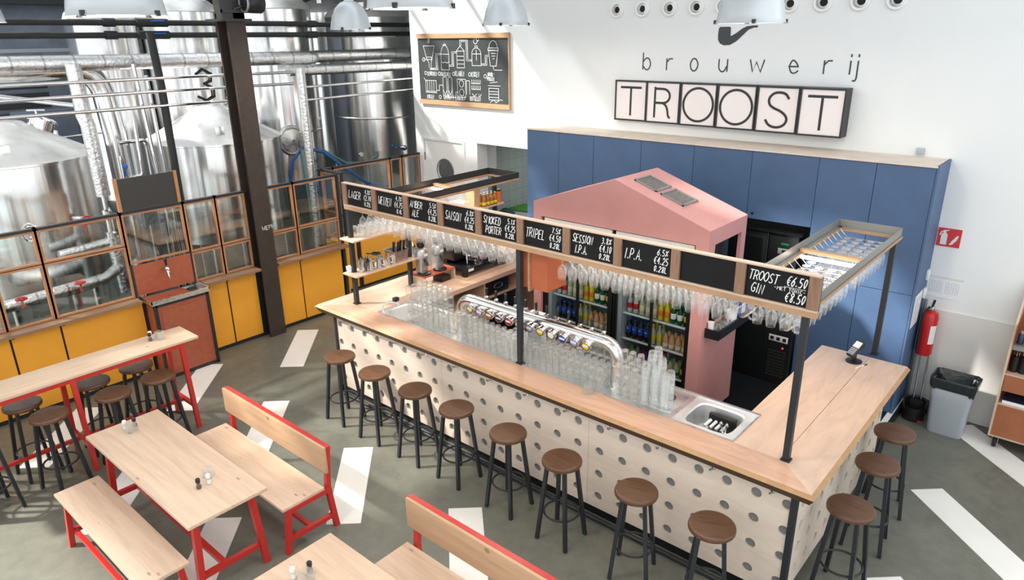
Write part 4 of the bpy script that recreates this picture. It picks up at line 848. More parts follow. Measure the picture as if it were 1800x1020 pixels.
# shelves between the left posts
for z, lb, nm in ((1.545, 'lower wooden shelf between the left rack posts', 0), (1.975, 'upper wooden shelf with clean tumblers between left rack posts', 1)):
    y1 = 5.78 if not nm else 5.9
    s = MB().box(-6.78, -6.52, 4.70, y1, z - 0.025, z, 0.008).build('shelf_board', 'okoume_side'); tag(s, lb, 'shelf')
s = MB().box(-6.80, -6.50, 6.4, 7.32, 1.945, 1.97, 0.008).build('shelf_board', 'okoume_side'); tag(s, 'far wooden shelf with iced tea bottles at the rack end', 'shelf')
LB = 'clean clear tumbler standing on the upper shelf at left rack end'
for i in range(3):
    for j in range(10): put_glass('tumbler', -6.72 + 0.075 * i, 4.885 + 0.085 * j, 1.977, LB, 'tumblers on the upper shelf')
LB = 'small clear glass standing behind the paper bag on far shelf'
for i in range(3):
    for j in range(4): put_glass('tumbler', -6.74 + 0.08 * i, 6.43 + 0.075 * j, 1.972, LB, 'small glasses on the far shelf')
bag = MB(); bag.extr([(-6.74, 6.76, 1.972), (-6.56, 6.76, 1.972), (-6.57, 6.79, 2.22), (-6.62, 6.8, 2.26), (-6.71, 6.8, 2.27), (-6.73, 6.79, 2.22)], (0.01, 0.1, 0)); tag(bag.build('paper_bag', 'kraft'), 'brown kraft paper bag on far shelf under the left rack', 'bag')

def bottle_obj(body, label, cap, shape='std'):
    mb = MB()
    if shape == 'std': pr = [(0.002, 0), (0.029, 0.002), (0.030, 0.01), (0.030, 0.12), (0.026, 0.145), (0.013, 0.185), (0.012, 0.225)]; lz = (0.05, 0.115); H = 0.225
    elif shape == 'juice': pr = [(0.002, 0), (0.032, 0.002), (0.033, 0.01), (0.033, 0.10), (0.028, 0.12), (0.018, 0.145), (0.018, 0.165)]; lz = (0.02, 0.06); H = 0.165
    elif shape == 'pet': pr = [(0.002, 0), (0.03, 0.002), (0.032, 0.02), (0.032, 0.14), (0.025, 0.175), (0.012, 0.2), (0.012, 0.215)]; lz = (0.06, 0.15); H = 0.215
    mb.use(body).lathe(pr, n=14); r = max(p[0] for p in pr) + 0.0008
    mb.use(label).lathe([(r - 0.001, lz[0]), (r, lz[0] + 0.002), (r, lz[1] - 0.002), (r - 0.001, lz[1])], n=14)
    mb.use(cap).lathe([(0.014, H - 0.012), (0.014, H + 0.008), (0.002, H + 0.009)], n=12)
    return mb
bproto = {}
def bottle(key, spec, loc, label, group, emblem=False):
    if key not in bproto:
        mb = bottle_obj(*spec)
        if emblem:
            for k, m in enumerate(('label_red', 'label_white', 'label_blue')):
                a = [(PI * 0.15, PI * 0.85), None, (PI * 1.15, PI * 1.85)][k]
            mb.use('label_red').box(-0.010, 0.010, -0.0345, -0.0325, 0.118, 0.126); mb.use('label_white').box(-0.012, 0.012, -0.0345, -0.0325, 0.110, 0.118)
        o = mb.build('bottle', None, None, False); bproto[key] = o
    else: o = bproto[key].copy(); COL.objects.link(o)
    o.location = loc; tag(o, label, 'bottle', group); return o
for i in range(2):
    for j in range(4): bottle('tea', ('drink_amber', 'label_yellow', 'label_white', 'juice'), (-6.60 + 0.07 * i, 6.93 + 0.075 * j, 1.972), 'amber iced tea bottle with yellow label on the far shelf', 'iced tea bottles on the far shelf')
tin = thing('cocoa_tin', 'orange tin with dark lid at the far shelf end', 'tin', (-6.58, 7.27, 1.972)); MB().lathe([(0.002, 0), (0.045, 0.0), (0.045, 0.16)], (-6.58, 7.27, 1.972), 20).build('body', 'tin_orange', tin); MB().lathe([(0.046, 0.158), (0.046, 0.18), (0.002, 0.182)], (-6.58, 7.27, 1.972), 20).build('lid', 'black_plastic', tin)
# lower shelf: jugs and tools
def jug(x, y, h, r, label):
    t = thing('milk_jug', label, 'jug', (x, y, 1.547)); MB().lathe([(0.002, 0), (r, 0.001), (r * 1.03, 0.02), (r * 0.86, h * 0.75), (r * 0.9, h), (r * 0.86, h), (r * 0.8, h * 0.7), (0.002, 0.01)], (x, y, 1.547), 22).build('body', 'chrome', t)
    MB().tube([(x + r * 0.8, y + 0.01, 1.547 + h * 0.85), (x + r + 0.035, y + 0.015, 1.547 + h * 0.8), (x + r + 0.035, y + 0.015, 1.547 + h * 0.3), (x + r * 0.9, y + 0.01, 1.547 + h * 0.2)], 0.006, 8).build('handle', 'chrome', t)
jug(-6.60, 4.99, 0.13, 0.045, 'steel milk jug on lower shelf, one nearest to the spoon glasses'); jug(-6.68, 5.02, 0.12, 0.045, 'steel milk jug standing behind other jugs on lower shelf'); jug(-6.60, 5.12, 0.13, 0.05, 'widest steel milk jug in the middle of lower shelf'); jug(-6.60, 5.26, 0.12, 0.045, 'steel milk jug on lower shelf beside the steel pan')
for y, m, lb in ((4.84, 'chrome', 'clear glass filled with long spoons on lower shelf'), (4.91, 'black_plastic', 'clear glass filled with dark straws on lower shelf')):
    t = thing('spoon_glass', lb, 'glass', (-6.6, y, 1.547)); MB().lathe([(0.002, 0.004), (0.03, 0.004), (0.036, 0.11)], (-6.6, y, 1.547), 18).build('glass_body', 'bar_glass', t); q = MB()
    for k in range(14): a = k * 2.4; q.tube([(-6.6 + 0.012 * math.cos(a), y + 0.012 * math.sin(a), 1.552), (-6.6 + 0.04 * math.cos(a), y + 0.04 * math.sin(a), 1.70 + 0.02 * (k % 3))], 0.0035, 5)
    q.build('spoons', m, t)
pn = thing('gastro_pan', 'steel gastronorm pan with dark handled tools on lower shelf', 'pan', (-6.62, 5.42, 1.547)); pm = MB()
pm.extr([(-6.74, 5.34, 1.548), (-6.56, 5.34, 1.548), (-6.56, 5.53, 1.548), (-6.74, 5.53, 1.548)], (0, 0, 0.004))
for q in (((-6.74, 5.34), (-6.56, 5.34)), ((-6.56, 5.34), (-6.56, 5.53)), ((-6.56, 5.53), (-6.74, 5.53)), ((-6.74, 5.53), (-6.74, 5.34))):
    (ax, ay), (bx, by) = q; cx, cy = -6.65, 5.435; e = 1.14
    A, B = (ax, ay, 1.55), (bx, by, 1.55); C_, D_ = (cx + (bx - cx) * e, cy + (by - cy) * e, 1.69), (cx + (ax - cx) * e, cy + (ay - cy) * e, 1.69); E_, F_ = (cx + (bx - cx) * 1.32, cy + (by - cy) * 1.32, 1.692), (cx + (ax - cx) * 1.32, cy + (ay - cy) * 1.32, 1.692)
    pm.quad(A, B, C_, D_); pm.quad(D_, C_, E_, F_)
pm.build('tray', 'stainless_flat', pn)
for k, (x, y) in enumerate(((-6.66, 5.38), (-6.62, 5.42), (-6.66, 5.49), (-6.63, 5.52))): MB().tube([(x, y, 1.56), (x + 0.01, y + 0.01, 1.70), (x + 0.02, y + 0.015, 1.79)], [0.008, 0.014, 0.018], 10).build('tool_handle', 'black_plastic', pn)
sp = MB().lathe([(0.002, 0), (0.034, 0.0), (0.034, 0.14), (0.014, 0.165), (0.012, 0.19), (0.002, 0.192)], (-6.62, 5.68, 1.547), 20).build('shaker_bottle', 'chrome'); tag(sp, 'steel cream shaker at the right end of lower shelf', 'shaker')
sl_ = thing('sieve', 'black plastic sieve lying across the jugs', 'sieve', (-6.68, 5.14, 1.67)); MB().ring((-6.68, 5.14, 1.70), 0.05, 0.012).tube([(-6.68, 5.1, 1.70), (-6.66, 4.98, 1.74)], 0.008).build('hoop', 'black_plastic', sl_); MB().lathe([(0.05, 0), (0.03, -0.02), (0.002, -0.03)], (-6.68, 5.14, 1.70), 18).build('bowl', 'black_plastic', sl_)
cp = thing('cup', 'white cup on saucer overhanging the lower shelf end', 'cup', (-6.7, 4.76, 1.547)); MB().lathe([(0.002, 0.0), (0.03, 0.0), (0.04, 0.07), (0.037, 0.07), (0.002, 0.01)], (-6.73, 4.765, 1.547), 18).build('bowl', 'white_plastic', cp)

# coffee corner
cs = thing('grinder_stand', 'low rust plywood stand carrying the two coffee grinders', 'stand', (-6.5, 5.85, ZT))
MB().box(-6.72, -6.42, 5.68, 6.22, 1.28, 1.30).build('top_board', 'rust_panel', cs)
for y in (5.68, 6.20): MB().box(-6.72, -6.42, y, y + 0.02, ZT, 1.28).build('side_board', 'cart_edge', cs)
def grinder(x, y, label):
    t = thing('coffee_grinder', label, 'coffee grinder', (x, y, 1.30)); b = MB().box(x - 0.06, x + 0.06, y - 0.055, y + 0.055, 1.30, 1.52, 0.012).build('body', 'silver_plastic', t)
    MB().lathe([(0.085, 1.30), (0.09, 1.305), (0.09, 1.318), (0.08, 1.325), (0.002, 1.326)], (x + 0.04, y, 0), 24).build('drip_base', 'black_plastic', t)
    MB().lathe([(0.06, 1.50), (0.085, 1.52), (0.088, 1.60), (0.07, 1.635), (0.035, 1.65)], (x, y, 0), 24).build('head', 'silver_plastic', t)
    MB().lathe([(0.03, 1.648), (0.045, 1.66), (0.06, 1.74), (0.055, 1.75), (0.002, 1.752)], (x, y, 0), 20).build('hopper', 'black_plastic', t)
    MB().tube([(x + 0.05, y, 1.50), (x + 0.10, y, 1.47), (x + 0.11, y, 1.43)], 0.016, 10).build('spout', 'black_plastic', t); MB().box(x + 0.084, x + 0.09, y - 0.03, y + 0.03, 1.55, 1.585, 0, Matrix.Rotation(0, 3, 'Z')).build('display', 'white_plastic', t)
grinder(-6.56, 5.76, 'silver coffee grinder nearest to the steel rack post'); grinder(-6.54, 6.02, 'silver coffee grinder next to the black espresso machine')
bx_ = thing('tamper_box', 'small black box with tools inside the grinder stand', 'box', (-6.5, 6.05, ZT)); MB().box(-6.6, -6.44, 5.98, 6.15, ZT, ZT + 0.07).build('body', 'black_plastic', bx_)
cl = MB(); cl.lathe([(0.002, 0.055), (0.035, 0.05), (0.06, 0.03), (0.07, 0.0)], (-6.47, 5.76, ZT), 12)
for v in cl.bm.verts: v.co.x += random.uniform(-0.02, 0.02); v.co.y += random.uniform(-0.025, 0.025); v.co.z = max(ZT + 0.001, v.co.z + random.uniform(-0.015, 0.02))
tag(cl.build('cleaning_cloth', 'cloth_yellow'), 'crumpled yellow cloth in front of the grinder stand', 'cloth')
em = thing('espresso_machine', 'black espresso machine on a wooden plank on the coffee counter', 'espresso machine', (-6.6, 6.5, ZT + 0.03))
MB().box(-6.86, -6.45, 6.16, 6.98, 1.36, 1.66, 0.02).build('body', 'black_appliance', em); MB().box(-6.84, -6.24, 6.16, 6.98, 1.24, 1.30, 0.01).build('drip_tray', 'black_appliance', em); MB().box(-6.86, -6.62, 6.18, 6.96, 1.28, 1.40).build('back_panel', 'black_appliance', em)
for y in (6.35, 6.6, 6.85):
    g = MB().lathe([(0.04, 0.0), (0.045, 0.06), (0.03, 0.08)], (-6.38, y, 1.36), 18).build('brew_group', 'chrome', em); MB().tube([(-6.36, y, 1.38), (-6.22, y, 1.36)], [0.012, 0.016], 10).build('portafilter_handle', 'black_plastic', g)
MB().tube([(-6.42, 6.28, 1.5), (-6.34, 6.28, 1.46), (-6.33, 6.28, 1.33)], 0.008, 8).build('steam_wand', 'chrome', em)
for y in (6.2, 6.94):
    for x in (-6.3, -6.8): MB().box(x - 0.03, x + 0.03, y - 0.03, y + 0.03, ZT + 0.03, 1.245).build('leg', 'black_appliance', em)
MB().box(-6.242, -6.236, 6.2, 6.3, 1.25, 1.285).build('name_plate', 'white_plastic', em); em.location.y += 0.085
for k, y in enumerate((6.505, 6.585)): jg = MB().lathe([(0.002, 0), (0.035, 0.001), (0.03, 0.07), (0.034, 0.09)], (-6.30, y, 1.302), 18).build('milk_jug', 'chrome'); tag(jg, ['small steel pitcher on espresso machine tray, nearer one', 'small steel pitcher on espresso machine tray, farther one'][k], 'jug')
pk = MB().box(-6.95, -6.22, 6.23, 7.14, ZT, ZT + 0.03).build('plank', 'okoume_side'); tag(pk, 'wooden plank under the espresso machine', 'board')
sg = thing('sugar_jar', 'round glass sugar jar on the coffee counter end', 'jar', (-6.30, 6.95, ZT)); MB().lathe([(0.002, 0), (0.03, 0.0), (0.046, 0.035), (0.04, 0.075), (0.03, 0.085)], (-6.28, 7.2, ZT), 20).build('glass_body', 'cube_glass', sg); MB().lathe([(0.002, 0.004), (0.028, 0.004), (0.042, 0.035), (0.036, 0.06), (0.002, 0.062)], (-6.28, 7.2, ZT), 18).build('sugar', 'salt', sg)
# card terminal and pen
ct = thing('card_terminal', 'card payment terminal on a black stand at right counter end', 'payment terminal', (-1.56, 6.93, ZT)); X_, Y_ = -1.58, 6.90
MB().lathe([(0.002, 0), (0.075, 0.0), (0.075, 0.01), (0.02, 0.018), (0.018, 0.09), (0.002, 0.092)], (X_, Y_, ZT), 24).build('stand', 'black_plastic', ct)
R_ = Matrix.Rotation(-0.4, 3, 'Z') @ Matrix.Rotation(0.7, 3, 'X')
b_ = MB().box(X_ - 0.042, X_ + 0.042, Y_ - 0.095, Y_ + 0.095, ZT + 0.11, ZT + 0.155, 0.012, R_).build('body', 'black_plastic', ct)
MB().box(X_ - 0.034, X_ + 0.034, Y_ + 0.005, Y_ + 0.075, ZT + 0.153, ZT + 0.159, 0, R_, (X_, Y_, ZT + 0.1325)).build('screen', 'white_plastic', ct)
for i in range(3):
    for j in range(4): MB().box(X_ - 0.032 + 0.022 * i, X_ - 0.014 + 0.022 * i, Y_ - 0.08 + 0.02 * j, Y_ - 0.066 + 0.02 * j, ZT + 0.154, ZT + 0.160, 0, R_, (X_, Y_, ZT + 0.1325)).build('key', 'grey_plastic', b_)
pe = thing('pen', 'white pen with dark tip beside the card terminal', 'pen', (-1.49, 6.80, ZT)); MB().tube([(-1.52, 6.74, ZT + 0.006), (-1.475, 6.86, ZT + 0.006)], 0.005, 8).build('barrel', 'white_plastic', pe); MB().tube([(-1.475, 6.86, ZT + 0.006), (-1.46, 6.90, ZT + 0.006)], 0.006, 8).build('cap', 'black_plastic', pe)
# ------------------------------------------------ pink cooler house
ho = thing('cooler_house', 'pink house-shaped cabinet with gable roof behind the bar', 'cabinet', (-4.0, 6.7, 0.1))
HX0, HX1, HY0, HY1, ZE, ZA = -5.12, -2.90, 6.28, 7.156, 2.355, 2.735
fr = MB(); fr.extr([(HX0, HY0, 2.20), (HX1, HY0, 2.20), (HX1, HY0, ZE), (-4.01, HY0, ZA), (HX0, HY0, ZE)], (0, 0.04, 0)); fr.box(HX0, -5.01, HY0, HY0 + 0.04, 0.2, 2.20).box(-3.04, HX1, HY0, HY0 + 0.04, 0.2, 2.20)
fr.build('gable_front', 'pink_paint', ho)
sw = MB(); y2 = HY0 + 0.04
for y0, y1, z0, z1 in ((y2, 6.42, 0.2, ZE), (7.05, HY1, 0.2, ZE), (6.42, 7.05, 0.2, 1.30)): sw.box(HX1 - 0.04, HX1, y0, y1, z0, z1)
sw.box(HX1 - 0.04, HX1, 6.42, 7.05, 2.2, ZE); sw.build('side_wall', 'pink_paint', ho)
MB().box(HX0, HX0 + 0.04, y2, HY1, 0.2, ZE).build('side_wall', 'pink_paint', ho)
for s in (-1, 1):
    ex = HX0 if s < 0 else HX1; MB().extr([(ex, HY0, ZE - 0.0), (-4.01, HY0, ZA), (-4.01, HY0, ZA + 0.012), (ex, HY0, ZE + 0.012)], (0, HY1 - HY0, 0)).build('roof_panel', 'pink_paint', ho)
MB().box(HX0 + 0.04, HX1 - 0.04, HY0 + 0.06, HY1, 0.1, 0.2).box(HX1 - 0.03, HX1 - 0.01, HY1 - 0.05, HY1, 0.1, 0.2).build('plinth', 'black_plastic', ho)
sl = (ZE - ZA) / (HX1 + 4.01); R_ = Matrix.Rotation(-math.atan(sl), 3, 'Y')
for k, (xa, xb) in enumerate(((-3.92, -3.63), (-3.60, -3.31))):
    xm = (xa + xb) / 2; zm = ZA + 0.018 + sl * (xm + 4.01); v = MB(); v.box(xa, xb, 6.50, 6.52, zm - 0.004, zm + 0.01, 0, R_, (xm, 6.66, zm)).box(xa, xb, 6.80, 6.82, zm - 0.004, zm + 0.01, 0, R_, (xm, 6.66, zm)).box(xa, xa + 0.02, 6.5, 6.82, zm - 0.004, zm + 0.01, 0, R_, (xm, 6.66, zm)).box(xb - 0.02, xb, 6.5, 6.82, zm - 0.004, zm + 0.01, 0, R_, (xm, 6.66, zm))
    for j in range(12): x = xa + 0.03 + (xb - xa - 0.06) * j / 11; v.box(x - 0.006, x + 0.004, 6.52, 6.80, zm - 0.006, zm + 0.004, 0, R_, (xm, 6.66, zm))
    v.build('vent_grille', 'raw_steel', ho)
MB().box(-3.04, -2.90 + 0.17, 6.36, 6.38, 1.25, 1.30).box(HX1, HX1 + 0.15, 6.36, 7.12, 1.225, 1.24).box(HX1 + 0.14, HX1 + 0.16, 6.36, 7.12, 1.22, 1.32).box(HX1 + 0.0, HX1 + 0.16, 6.345, 6.36, 1.22, 1.32).build('side_ledge', 'black_plastic', ho)
# ledge items
ca = thing('carton', 'blue and white carton on the ledge of the pink house', 'carton', (-2.82, 7.0, 1.241)); MB().box(-2.88, -2.78, 6.93, 7.08, 1.241, 1.50).build('box_body', 'carton_blue', ca); MB().box(-2.90, -2.80, 6.925, 6.929, 1.34, 1.42).build('label', 'label_white', ca); MB().box(-2.779, -2.776, 6.96, 7.05, 1.32, 1.45).build('label', 'label_white', ca)
tu = thing('tub', 'white round tub with blue emblem on the pink house ledge', 'tub', (-2.82, 6.78, 1.241)); MB().lathe([(0.002, 0), (0.06, 0.0), (0.07, 0.16), (0.066, 0.16), (0.06, 0.13), (0.002, 0.125)], (-2.82, 6.78, 1.241), 24).build('tub_body', 'white_plastic', tu); MB().lathe([(0.001, -0.071), (0.03, -0.071)], (-2.82, 6.79, 1.315), 20, 'y').build('emblem', 'label_blue', tu)
tu2 = MB().lathe([(0.072, 0.0), (0.075, 0.06)], (-2.82, 6.78, 1.402), 22).build('plastic_cup', 'cube_glass'); tag(tu2, 'clear plastic lid standing on the white tub', 'cup')
LB = 'small clear glass on the ledge in front of the white tub'
for x, y in ((-2.84, 6.43), (-2.79, 6.50), (-2.85, 6.53), (-2.79, 6.60), (-2.85, 6.63)): put_glass('stacker', x, y, 1.241, LB, 'small glasses on the ledge')
cu = MB(); cu.lathe([(0.025, 0.0), (0.035, 0.14), (0.002, 0.142)], (-2.865, 6.405, 1.241), 16); tag(cu.build('paper_cup', 'white_plastic'), 'tilted white paper cup stack at the ledge front end', 'cup')
# two drinks coolers
def cooler(x0, x1, label):
    t = thing('drinks_cooler', label, 'drinks fridge', ((x0 + x1) / 2, 6.7, 0.2)); c = 'black_appliance'; y0, y1 = 6.33, 7.1
    MB().box(x0, x0 + 0.03, y0, y1, 0.2, 2.18).box(x1 - 0.05, x1, y0, y1, 0.2, 2.18).box(x0, x1, y1 - 0.02, y1, 0.2, 2.18).box(x0, x1, y0, y1, 0.2, 0.34).box(x0, x1, y0 + 0.02, y1, 1.78, 1.9).build('cabinet_body', c, t)
    MB().box(x0 + 0.03, x0 + 0.10, y0 + 0.02, y1 - 0.03, 0.34, 1.78).box(x0 + 0.03, x1 - 0.05, y1 - 0.04, y1 - 0.02, 0.34, 1.78).build('liner', 'grey_plastic', t)
    MB().box(x0 + 0.01, x1 - 0.02, y0 - 0.01, y0 + 0.02, 1.86, 2.18).build('header_panel', 'white_gloss', t)
    xm = (x0 + x1) / 2
    for a, b, d in ((x0 + 0.02, xm + 0.02, 0.0), (xm - 0.02, x1 - 0.04, 0.02)):
        dm = MB().box(a, a + 0.03, y0 + d, y0 + d + 0.018, 0.34, 1.86).box(b - 0.03, b, y0 + d, y0 + d + 0.018, 0.34, 1.86).box(a, b, y0 + d, y0 + d + 0.018, 0.34, 0.40).box(a, b, y0 + d, y0 + d + 0.018, 1.80, 1.86).build('sliding_door', c, t); MB().box(a + 0.03, b - 0.03, y0 + d + 0.007, y0 + d + 0.011, 0.40, 1.80).build('door_pane', 'window_glass', dm)
    for z in (0.62, 0.93, 1.24):
        s = MB().box(x0 + 0.10, x1 - 0.06, y0 + 0.06, y0 + 0.075, z - 0.018, z - 0.002)
        for k in range(16): yy_ = y0 + 0.08 + 0.042 * k; s.box(x0 + 0.10, x1 - 0.06, yy_, yy_ + 0.006, z - 0.008, z - 0.003)
        s.build('wire_shelf', 'white_plastic', t)
    return t
cooler(-5.0, -4.03, 'left of two black drinks coolers inside the pink house'); cooler(-4.01, -3.05, 'right of two black drinks coolers inside the pink house')
SP = {'red': ('drink_clear', 'label_red', 'label_red', 'std'), 'clear': ('drink_lemon', 'label_cream', 'cap_gold', 'std'), 'fizz': ('drink_yellow', 'label_orange', 'label_orange', 'std'), 'green': ('drink_green', 'label_white', 'drink_green', 'std'),
      'dark': ('drink_cola', 'label_yellow', 'cap_gold', 'std'), 'cola': ('drink_cola', 'label_blue', 'label_blue', 'pet'), 'lemon': ('drink_lemon', 'label_yellow', 'label_yellow', 'std'), 'peach': ('drink_peach', 'label_cream', 'cap_gold', 'juice'),
      'lime': ('drink_lemon', 'label_green', 'leek_green', 'juice'), 'violet': ('label_violet', 'label_white', 'label_violet', 'juice')}
DS = {'red': 'clear bottle with red label', 'clear': 'pale bottle with cream label', 'fizz': 'yellow soda bottle with orange label', 'green': 'green bottle with white label', 'dark': 'dark bottle with yellow label', 'cola': 'dark cola bottle with blue label', 'lemon': 'lemon drink bottle with yellow cap', 'peach': 'peach juice bottle with gold cap', 'lime': 'small bottle with green label', 'violet': 'small dark violet bottle'}
LAY = {1.24: ['red', 'red', 'clear', 'clear', 'clear', 'fizz', 'fizz', 'green', 'green', 'dark'], 0.93: ['cola', 'cola', 'cola', 'cola', 'lemon', 'lemon', 'peach', 'peach', 'peach', 'peach'], 0.62: ['lime', 'lime', 'violet', 'violet', 'cola', 'cola', 'red', 'lime', 'lime', 'dark']}
for cx0, side in ((-5.0, 'left'), (-4.01, 'right')):
    for z, lay in LAY.items():
        nm = {1.24: 'upper', 0.93: 'middle', 0.62: 'lower'}[z]
        for i, k in enumerate(lay):
            for j in range(2):
                bottle(k, SP[k], (cx0 + 0.15 + 0.078 * i, 6.45 + 0.085 * j, z), '%s on %s shelf of the %s drinks cooler' % (DS[k], nm, side), '%s bottles, %s shelf, %s cooler' % (k, nm, side), k == 'cola')
# ------------------------------------------------ blue storage wall
cx = [-6.725, -6.137, -5.543, -4.795, -4.045, -3.30, -2.536, -1.949, -1.395]
names = ['first blue cupboard from the kitchen hatch, beside the white wall', 'second blue cupboard from the kitchen hatch', 'third blue cupboard from the kitchen hatch, behind the pink house', 'fourth blue cupboard, above the pink house ridge',
         'blue wall cupboard with left finger hole beside the pink roof', 'blue wall cupboard with finger hole above the black coolers', 'tall blue cupboard just right of the black coolers', 'blue end cupboard beside the fire extinguisher']
for k in range(8):
    a, b = cx[k], cx[k + 1]; up = k in (4, 5); z0 = 2.083 if up else 0.10
    t = thing('storage_cupboard', names[k], 'cupboard', ((a + b) / 2, 8.4, z0), 0, 'blue storage wall')
    MB().box(a + 0.002, b - 0.002, 8.125, 8.645, z0, 2.885).build('carcass', 'blue_panel', t)
    if k < 6: MB().box(a + 0.003, b - 0.003, 8.10, 8.12, z0 + 0.003, 2.88).build('door', 'blue_panel', t)
    else: MB().box(a + 0.003, b - 0.003, 8.10, 8.12, z0 + 0.003, 1.517).build('door', 'blue_panel', t); MB().box(a + 0.003, b - 0.003, 8.10, 8.12, 1.523, 2.88).build('door', 'blue_panel', t)
    if up: x = b - 0.07 if k == 4 else a + 0.07; MB().lathe([(0.001, 0), (0.016, 0), (0.016, 0.004)], (x, 8.0985, 2.15), 16, 'y').build('finger_hole', 'black_plastic', t)
tp = MB().box(-6.73, -1.385, 8.085, 8.648, 2.886, 2.905).build('cupboard_top', 'chipboard_top'); tag(tp, 'long pale chipboard top covering the blue cupboards', 'board')
ep = MB().box(-1.393, -1.372, 8.09, 8.648, 0.10, 2.905).build('end_panel', 'blue_panel'); tag(ep, 'pale blue end panel of the storage wall facing the extinguisher', 'panel')
# black coolers in the recess
f1 = thing('glass_door_cooler', 'black cooler with dark glass door in the cupboard recess', 'fridge', (-3.15, 8.3, 0.1)); MB().box(-3.98, -3.02, 8.16, 8.63, 0.1, 1.93, 0.01).build('body', 'black_appliance', f1); MB().box(-3.55, -3.04, 8.13, 8.155, 0.95, 1.9, 0.006).build('door_frame', 'black_appliance', f1); MB().box(-3.52, -3.07, 8.126, 8.13, 0.98, 1.86).build('door_pane', 'window_glass', f1)
f2 = thing('cooling_unit', 'black cooling unit with green digital display in the recess', 'fridge', (-2.8, 8.3, 0.1)); MB().box(-3.01, -2.66, 8.15, 8.63, 0.1, 1.94, 0.008).box(-3.98, -2.62, 8.12, 8.63, 1.945, 1.97).build('body', 'black_appliance', f2)
pl = MB().box(-2.89, -2.72, 8.142, 8.15, 1.70, 1.77, 0.004).build('control_panel', 'silver_plastic', f2); MB().box(-2.84, -2.77, 8.139, 8.142, 1.715, 1.755).build('display', 'black_plastic', pl); MB().box(-2.79, -2.775, 8.137, 8.139, 1.725, 1.745).build('digit_light', 'led_green', pl)
MB().box(-2.86, -2.77, 8.145, 8.15, 1.81, 1.835, 0.003).build('badge', 'label_green', f2); MB().box(-2.89, -2.74, 8.146, 8.15, 1.60, 1.65).build('sticker', 'white_plastic', f2)
gr = MB()
for j in range(12): gr.box(-2.94, -2.70, 8.142, 8.15, 1.0 + 0.045 * j, 1.02 + 0.045 * j)
gr.build('vent_grille', 'black_plastic', f2)
f3 = thing('undercounter_fridge', 'black undercounter fridge with white switch plate near the floor', 'fridge', (-2.9, 8.0, 0.1)); MB().box(-3.6, -2.55, 7.98, 8.11, 0.1, 0.92, 0.006).build('body', 'black_appliance', f3)
MB().box(-2.85, -2.845, 7.974, 7.98, 0.12, 0.9).build('door_gap', 'black_rubber', f3)
pl = MB().box(-2.81, -2.58, 7.972, 7.98, 0.66, 0.74, 0.003).build('switch_plate', 'white_plastic', f3)
for j in range(3): MB().box(-2.79 + 0.075 * j, -2.75 + 0.075 * j, 7.966, 7.972, 0.68, 0.72).build('switch', 'black_plastic', pl)
MB().box(-2.64, -2.625, 7.974, 7.98, 0.58, 0.595).build('pilot_light', 'led_red', f3)
gr = MB()
for i in range(4):
    for j in range(9): gr.box(-2.80 + 0.055 * i, -2.755 + 0.055 * i, 7.974, 7.98, 0.2 + 0.04 * j, 0.22 + 0.04 * j)
gr.build('vent_grille', 'dark_steel', f3)
# kitchen
kt = thing('kitchen_counter', 'grey kitchen counter seen through the hatch', 'counter', (-8.0, 10, 0)); MB().box(-8.70, -7.2, 9.3, 11.2, 1.06, 1.10).build('top', 'kitchen_grey', kt); MB().box(-8.66, -7.3, 9.35, 11.1, 0, 1.06).build('base_unit', 'kitchen_grey', kt)
lk = thing('leeks', 'bundle of green leek leaves on kitchen counter', 'vegetable', (-8.3, 9.9, 1.10)); q = MB()
for k in range(16): y = 9.72 + 0.03 * k; q.tube([(-8.55, y, 1.112 + 0.012 * (k % 3)), (-8.2, y + 0.05, 1.13 + 0.015 * (k % 3)), (-7.95 + 0.05 * (k % 4), y + 0.1, 1.115)], [0.010, 0.014, 0.003], 6)
q.build('leaves', 'leek_green', lk)
kc = MB().lathe([(0.002, 0.10), (0.06, 0.09), (0.14, 0.03), (0.17, 0)], (-8.4, 9.5, 1.10), 14).build('dish_cloth', 'cloth_green'); tag(kc, 'dark green cloth heap beside the leeks', 'cloth')
ov = thing('kitchen_unit', 'dark kitchen oven unit behind the hatch right side', 'oven', (-7.0, 11.8, 0)); MB().box(-7.9, -6.3, 11.3, 12.2, 0, 1.5).build('body', 'dark_steel', ov); MB().box(-7.9, -6.3, 11.28, 11.3, 1.1, 1.38).build('door', 'black_appliance', ov)
sd = thing('towel_dispenser', 'white paper towel dispenser on the kitchen tile wall', 'dispenser', (-8.66, 9.25, 2.0)); MB().box(-8.718, -8.5, 9.1, 9.4, 1.92, 2.38, 0.04).build('cover', 'white_plastic', sd)
# ================================================================ BAR STOOLS
def make_stool():
    t = thing('bar_stool', 'x', 'bar stool', (0, 0, 0))
    MB().lathe([(0.002, 0.758), (0.158, 0.758), (0.165, 0.759), (0.172, 0.764), (0.174, 0.776), (0.172, 0.790), (0.167, 0.798), (0.160, 0.80), (0.150, 0.80), (0.002, 0.80)], n=40).build('seat', 'walnut_seat', t, False)
    for sx in (-1, 1):
        for sy in (-1, 1):
            MB().bar((sx * 0.088, sy * 0.088, 0.76), (sx * 0.152, sy * 0.152, 0.0), 0.030, 0.030, (sx, sy * 0.001, 0) if False else (1, 0, 0)).build('leg', 'black_steel', t, False)
    MB().ring((0, 0, 0.27), 0.152, 0.0095, 36, 8).build('foot_ring', 'black_steel', t, False)
    MB().box(-0.09, 0.09, -0.012, 0.012, 0.748, 0.758).box(-0.012, 0.012, -0.09, 0.09, 0.746, 0.756).build('seat_bracket', 'black_steel', t, False)
    return t
S0 = make_stool(); used = []
ords = ['first', 'second', 'third', 'fourth', 'fifth', 'sixth', 'seventh', 'eighth']
